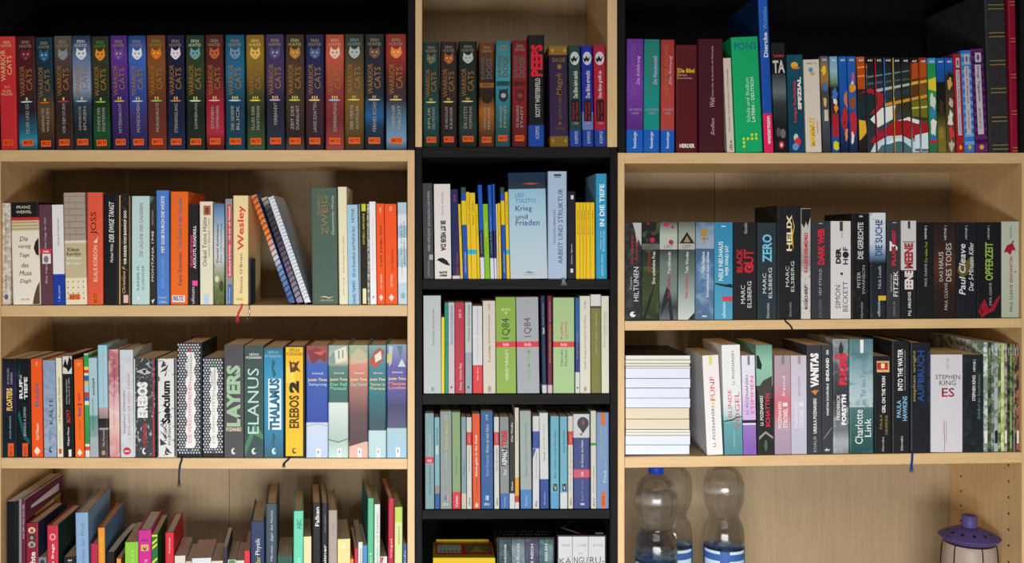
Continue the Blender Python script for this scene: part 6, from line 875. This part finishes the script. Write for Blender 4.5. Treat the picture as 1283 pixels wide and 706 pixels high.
for i, (a, b, c, cv) in list(enumerate(LAY))[::-1]:
    h = (b-a)*kS; x0 = 783.6+random.uniform(0, .6); x1 = 865.2+random.uniform(-1.2, .6)
    j = sum(1 for l in LAY[:i] if l[2] == c)
    lab = '%s from top of the %s-paged books in the lying stack' % (ORD[j], {'cream': 'thin cream', 'bluish': 'bluish white', 'tan': 'thick tan'}[c])
    if i == 0: lab = 'topmost lying book of the stack, black cover and cream pages'
    r = empty('book', (wp((x0+x1)/2, 0, yS).x, yS+random.uniform(0, .003), zs), lab, 'book', 'lying books in the stack on the right third row')
    hw = (x1-x0)*kS/2; t = .00035; dp = .19
    cm = solid(cv, .9, .4)
    # soft cover: U round the spine, which faces right
    prof = [(-hw, 0), (hw, 0), (hw, h), (-hw, h), (-hw, h-t), (hw-t, h-t), (hw-t, t), (-hw, t)]
    v = [(p, .0012, z) for p, z in prof]+[(p, dp, z) for p, z in prof]; n = 8
    f = [tuple(range(n)), tuple(range(n, 2*n))[::-1]]+[(m, n+m, n+(m+1) % n, (m+1) % n) for m in range(n)]
    pyd('cover', v, f, r, [cm])
    bv, bf = box_vf(-hw+.0004, hw-t-.0001, -.0001, dp-.0004, t+.00005, h-t-.00005); pyd('pages', bv, bf, r, [PM[c]])
    zs += h+.0003

# ---------------------------------------------------------------- lowest black shelf: carton and two slipcases with books
zC5 = ZL(785); 
def slipcase(label, u0, u1, vtop, mat, art):
    y0 = .016; k = (D+y0)/D/S; w = (u1-u0)*k; h = ZC-(vtop-VY)*k-zC5-.0003; t = .0022; dp = .15
    r = empty('slipcase', (((u0+u1)/2-VX)*k, y0, zC5+.0003), label, 'slipcase')
    box('side_wall', -w/2, -w/2+t, 0, dp, 0, h, mat, r, 0); box('side_wall', w/2-t, w/2, 0, dp, 0, h, mat, r, 0)
    box('top_wall', -w/2+t, w/2-t, 0, dp, h-t, h, mat, r, 0); box('bottom_wall', -w/2+t, w/2-t, 0, dp, 0, t, mat, r, 0)
    box('back_wall', -w/2+t, w/2-t, dp-t, dp, t, h-t, mat, r, 0)
    art(r, w, h, dp)
    return y0, k, t, h
def art1(r, w, h, dp):
    v = []; f = []
    for j in range(2):
        for i in range(16):
            if (i*7+j*3) % 5 == 0: continue
            cx = -w*.42+w*.84*i/15; cy = .018+.02*j+.002*(i % 2); b = len(v); s = .0011
            v += [(cx-s, cy-s*1.6, h+.0002), (cx+s, cy-s*1.6, h+.0002), (cx+s, cy+s*1.6, h+.0002), (cx-s, cy+s*1.6, h+.0002)]; f.append((b, b+1, b+2, b+3))
    for i in range(5):
        cx = -w*.3+w*.6*i/4; b = len(v); s = .0016
        v += [(cx-s, .09-s, h+.0002), (cx+s, .09-s, h+.0002), (cx+s, .09+s, h+.0002), (cx-s, .09+s, h+.0002)]; f.append((b, b+1, b+2, b+3))
    pyd('printed_lettering', v, f, r, [solid('a8a8a4', .8)])
y0, k, t, h = slipcase('black and bronze slipcase holding four dark teal books', 623, 694.5, 674, solid('2c2620', 1.3, .35), art1)
GR = 'books in the slipcases on the lowest black shelf'
BX = [(625.2, 640.6, 'dark teal slipcased book with vertical white title, leftmost of four', '2c4450 ~690 48646c ~720 24383c', 'DIE WÄCHTER', '243438'),
      (641, 657.6, 'grey blue slipcased book with silver mist, second of four', '3c5460 ~690 788c94 ~720 48606c', 'DER FLUCH', '8c9ca4'),
      (658, 675.2, 'violet slipcased book between grey and teal ones', '30344c ~690 4c4864 ~720 2c3448', 'DAS REICH', '5c5478'),
      (675.6, 693, 'dark teal slipcased book with pale title, rightmost of four', '2c4c54 ~690 4c6c74 ~720 2c4448', 'DIE SEELEN', '6c8c90')]
for (a, b, lab, rp, tx, nc) in BX:
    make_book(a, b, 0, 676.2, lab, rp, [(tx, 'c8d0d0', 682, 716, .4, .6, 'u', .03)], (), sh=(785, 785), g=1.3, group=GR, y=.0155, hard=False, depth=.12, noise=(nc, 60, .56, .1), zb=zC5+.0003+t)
def art2(r, w, h, dp):
    m = solid('d8d8dc', .8); z = h+.0002
    pyd('printed_stripe', [(-w*.05, .01, z), (w*.0, .01, z), (-w*.3, .05, z), (-w*.38, .05, z), (-w*.3, .05, z), (-w*.38, .05, z), (w*.02, .1, z), (-w*.03, .1, z)], [(0, 1, 2, 3), (5, 4, 6, 7)], r, [m])
    z = h+.0003
    pyd('printed_stripe', [(0, .004, z), (w*.04, .004, z), (-w*.27, .05, z), (-w*.3, .05, z)], [(0, 1, 2, 3)], r, [solid('c82c3c', .8)])
    pyd('printed_stripe', [(w*.3, .006, z), (w*.46, .006, z), (w*.46, .016, z), (w*.3, .016, z)], [(0, 1, 2, 3)], r, [m])
y0, k, t, h = slipcase('black slipcase with white and red stripes holding three white books', 698, 759.5, 671, solid('1a1a1c', .8, .3), art2)
KG = [(699.6, 717, 'leftmost of three white slipcased books with hand drawn capitals', 'MAR', 'KÄ'), (717.4, 737, 'middle of three white slipcased books with hand drawn capitals', 'C-UWE', 'NGU'), (737.4, 758, 'rightmost of three white slipcased books with hand drawn capitals', 'KLING', 'RU-')]
for (a, b, lab, t1, t2) in KG:
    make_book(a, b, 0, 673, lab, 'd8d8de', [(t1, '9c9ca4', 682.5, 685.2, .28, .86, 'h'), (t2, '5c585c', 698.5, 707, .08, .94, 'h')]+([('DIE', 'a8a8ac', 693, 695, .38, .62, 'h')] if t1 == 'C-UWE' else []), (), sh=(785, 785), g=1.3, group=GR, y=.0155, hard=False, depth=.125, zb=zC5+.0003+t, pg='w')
# yellow carton with a red bordered label on its top
y0 = .03; k = (D+y0)/D/S; w = (620-543)*k; hC = ZC-(699.5-VY)*k-zC5; dC = .105
ct = empty('carton', (((543+620)/2-VX)*k, y0, zC5+.0003), 'yellow carton with red bordered top label on the lowest black shelf', 'box')
my = solid('e8c41c', 1.3, .4)
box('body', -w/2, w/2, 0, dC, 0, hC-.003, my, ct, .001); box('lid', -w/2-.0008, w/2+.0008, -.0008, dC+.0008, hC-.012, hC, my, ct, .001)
box('tuck_flap', -w*.45, w*.45, dC-.004, dC+.0002, hC, hC+.006, my, ct, .0005)
def flat(nm, x0, x1, ya, yb, z, m): return pyd(nm, [(x0, ya, z), (x1, ya, z), (x1, yb, z), (x0, yb, z)], [(0, 1, 2, 3)], ct, [m])
flat('printed_label', -w*.46, w*.48, .02, .092, hC+.0002, solid('c82434', .8))
flat('printed_label', -w*.43, -.004, .03, .084, hC+.0004, solid('c8ccc4', .8)); flat('printed_label', .004, w*.45, .03, .084, hC+.0004, solid('7c6c3c', .8))
pyd('printed_label', [(w*.1, .034, hC+.0006), (w*.36, .034, hC+.0006), (w*.23, .072, hC+.0006)], [(0, 1, 2)], ct, [solid('a8903c', .8)])
v = []; f = []
for i in range(6):
    b = len(v); xx = -w*.4+i*w*.065; v += [(xx, .034, hC+.0006), (xx+w*.045, .034, hC+.0006), (xx+w*.045, .046, hC+.0006), (xx, .046, hC+.0006)]; f.append((b, b+1, b+2, b+3))
    for j in range(3):
        b = len(v); v += [(xx, .053+j*.009, hC+.0006), (xx+w*.05, .053+j*.009, hC+.0006), (xx+w*.05, .056+j*.009, hC+.0006), (xx, .056+j*.009, hC+.0006)]; f.append((b, b+1, b+2, b+3))
pyd('printed_label', v, f, ct, [solid('6c8c5c', .8)])

# ---------------------------------------------------------------- water bottles
def clear(name, colr, ior, rough=0.02, thru=0.6):
    m, nt, b = new_mat(name); b.inputs['Base Color'].default_value = colr; b.inputs['Roughness'].default_value = rough
    b.inputs['Transmission Weight'].default_value = 1.0; b.inputs['IOR'].default_value = ior
    out = [n for n in nt.nodes if n.type == 'OUTPUT_MATERIAL'][0]
    tr = N(nt, 'ShaderNodeBsdfTransparent'); tr.inputs[0].default_value = colr; mx = N(nt, 'ShaderNodeMixShader'); mx.inputs[0].default_value = thru
    nt.links.new(b.outputs[0], mx.inputs[1]); nt.links.new(tr.outputs[0], mx.inputs[2]); nt.links.new(mx.outputs[0], out.inputs[0])
    return m
M_pet = clear('clear_plastic', (.98, .99, 1, 1), 1.4, .02, .5); M_water = clear('water', (.98, .99, 1, 1), 1.33, .0, .3)
M_cap = solid('1c3ca8', 1, .35)
zR4 = ZL(800)
hB = .318
def smooth_prof(p, n=6):
    out = []
    for i in range(len(p)-1):
        p0 = p[max(0, i-1)]; p1 = p[i]; p2 = p[i+1]; p3 = p[min(len(p)-1, i+2)]
        for j in range(n):
            t = j/n
            out.append(tuple(.5*((2*p1[c])+(-p0[c]+p2[c])*t+(2*p0[c]-5*p1[c]+4*p2[c]-p3[c])*t*t+(-p0[c]+3*p1[c]-3*p2[c]+p3[c])*t**3) for c in (0, 1)))
    out.append(p[-1]); return out
BP = smooth_prof([(.034, .002), (.0415, .012), (.042, .05), (.042, .13), (.0418, .150), (.039, .172), (.0315, .188), (.0305, .196), (.035, .207), (.0405, .225), (.0418, .243), (.041, .262), (.036, .280), (.027, .292), (.0165, .299), (.0135, .303), (.0135, .312)], 4)
def bottle(label, u, y, level, cap=True, rot=0.0):
    q = wp(u, 0, y); r = empty('water_bottle', (q.x, y, zR4+.0003), label, 'bottle', 'water bottles on the right bottom shelf')
    r.rotation_euler = (0, 0, rot)
    inner = [(max(.001, a-.0006), b) for a, b in BP]
    prof = [(.0002, .002)]+BP+[(a, b) for a, b in inner[::-1]]+[(.0002, .0032)]
    bb = lathe('bottle_body', prof, 40, M_pet, r)
    wv = [(a-.0003, b) for a, b in BP if b < level]
    a1 = [p for p in BP if p[1] >= level][0]
    lathe('water', [(.0002, .0026)]+wv+[(a1[0]-.0003, level), (.0002, level)], 40, M_water, r)
    lathe('neck_ring', smooth_prof([(.0136, .3005), (.0165, .3015), (.0165, .3025), (.0136, .3035)], 2), 24, M_pet, r)
    if cap:
        c = lathe('cap', [(.0002, .318), (.0138, .318), (.0150, .3168), (.0150, .3042), (.0137, .3040), (.0137, .3165), (.0002, .3165)], 32, M_cap, r)
    # paper label round the lower bulge
    v = []; f = []; n = 40; z0, z1 = .045, .128; mi = []
    rad = .0424
    for i in range(n):
        a = 2*math.pi*i/n
        for z in (z0, .075, .108, .122, z1):
            v.append((rad*math.cos(a), rad*math.sin(a), z))
    for i in range(n):
        j = (i+1) % n
        for c in range(4):
            f.append((i*5+c, j*5+c, j*5+c+1, i*5+c+1)); mi.append([0, 1, 2, 1][c] if (i//3) % 3 or c == 0 else 2)
    pyd('label', v, f, bb, [solid('7ca0c8', 1, .4), solid('c8dce8', 1, .4), solid('3c64a8', 1, .4)], mi, smooth=True)
    return r
# label: shift so its top edge shows just at the frame bottom
bottle('water bottle with blue cap nearest the left panel', 822, .075, .262)
bottle('water bottle half hidden behind the blue capped one', 842, .175, .12)
bottle('water bottle standing alone with its cap behind the shelf edge', 907, .165, .268)

# ---------------------------------------------------------------- purple lantern
yL = .075; kL = (D+yL)/D/S; q = wp(1214.5, 0, yL)
zt = ZC-(646-VY)*kL-zR4
ln = empty('lantern', (q.x, yL, zR4+.0003), 'purple metal lantern with cream glass and black wire cage', 'lantern')
mp = solid('544880', 1, .38); mg = solid('a89688', 1, .35); mk = solid('18161a', 1, .4)
R = 35.5*kL
zbr = zt-.0235*1.55    # brim height
ld = lathe('lid', smooth_prof([(.0002, zbr+.0135), (.012, zbr+.0132), (.026, zbr+.010), (.042, zbr+.003), (R-.002, zbr-.004), (R, zbr-.006), (R-.003, zbr-.0085)], 4)+[(.047, zbr-.016), (.036, zbr-.0195), (.0002, zbr-.019)], 48, mp, ln)
lathe('knob', [(.0002, zbr+.012), (.0135, zbr+.012), (.0142, zbr+.014), (.0142, zt-.001), (.013, zt), (.011, zt+.0002), (.0002, zt-.0004)], 32, mp, ln)
for i in range(12):
    a = 2*math.pi*(i+.5)/12
    v = []
    for rr, da in ((.029, 0.0), (.043, -.085), (.043, .085)):
        zz = zbr+.0088-(rr-.028)*.42
        v.append((rr*math.cos(a+da), rr*math.sin(a+da), zz+.0004)); 
    v += [(p[0], p[1], p[2]-.0015) for p in v]
    pyd('vent_slot', v, [(0, 1, 2), (3, 5, 4), (0, 3, 4, 1), (1, 4, 5, 2), (2, 5, 3, 0)], ld, [mk])
for i in range(5):
    a = 2*math.pi*i/5; o = lathe('vent_hole', [(.0002, .0004), (.0016, .0004), (.0016, -.0006), (.0002, -.0006)], 8, mk, ln); o.location = (.0075*math.cos(a), .0075*math.sin(a), zt)
gb = smooth_prof([(.043, .014), (.050, .03), (.0535, .055), (.053, .08), (.0485, zbr-.028), (.044, zbr-.019)], 5)
lathe('glass', gb, 48, mg, ln)
for i in range(6):
    a = 2*math.pi*(i+.5)/6-math.pi/2-.52
    tube('cage_rib', [((r+.0009)*math.cos(a), (r+.0009)*math.sin(a), z) for r, z in gb[::2]], .0011, 6, mk, ln)
for zz in (.03, zbr-.07):
    rr = min(gb, key=lambda p: abs(p[1]-zz)); zz = rr[1]
    tube('cage_ring', [((rr[0]+.001)*math.cos(2*math.pi*i/40), (rr[0]+.001)*math.sin(2*math.pi*i/40), zz) for i in range(40)], .0011, 6, mk, ln, closed=True)
lathe('base', [(.0002, 0), (.048, 0), (.050, .003), (.048, .011), (.0435, .015), (.0002, .0145)], 40, mp, ln)
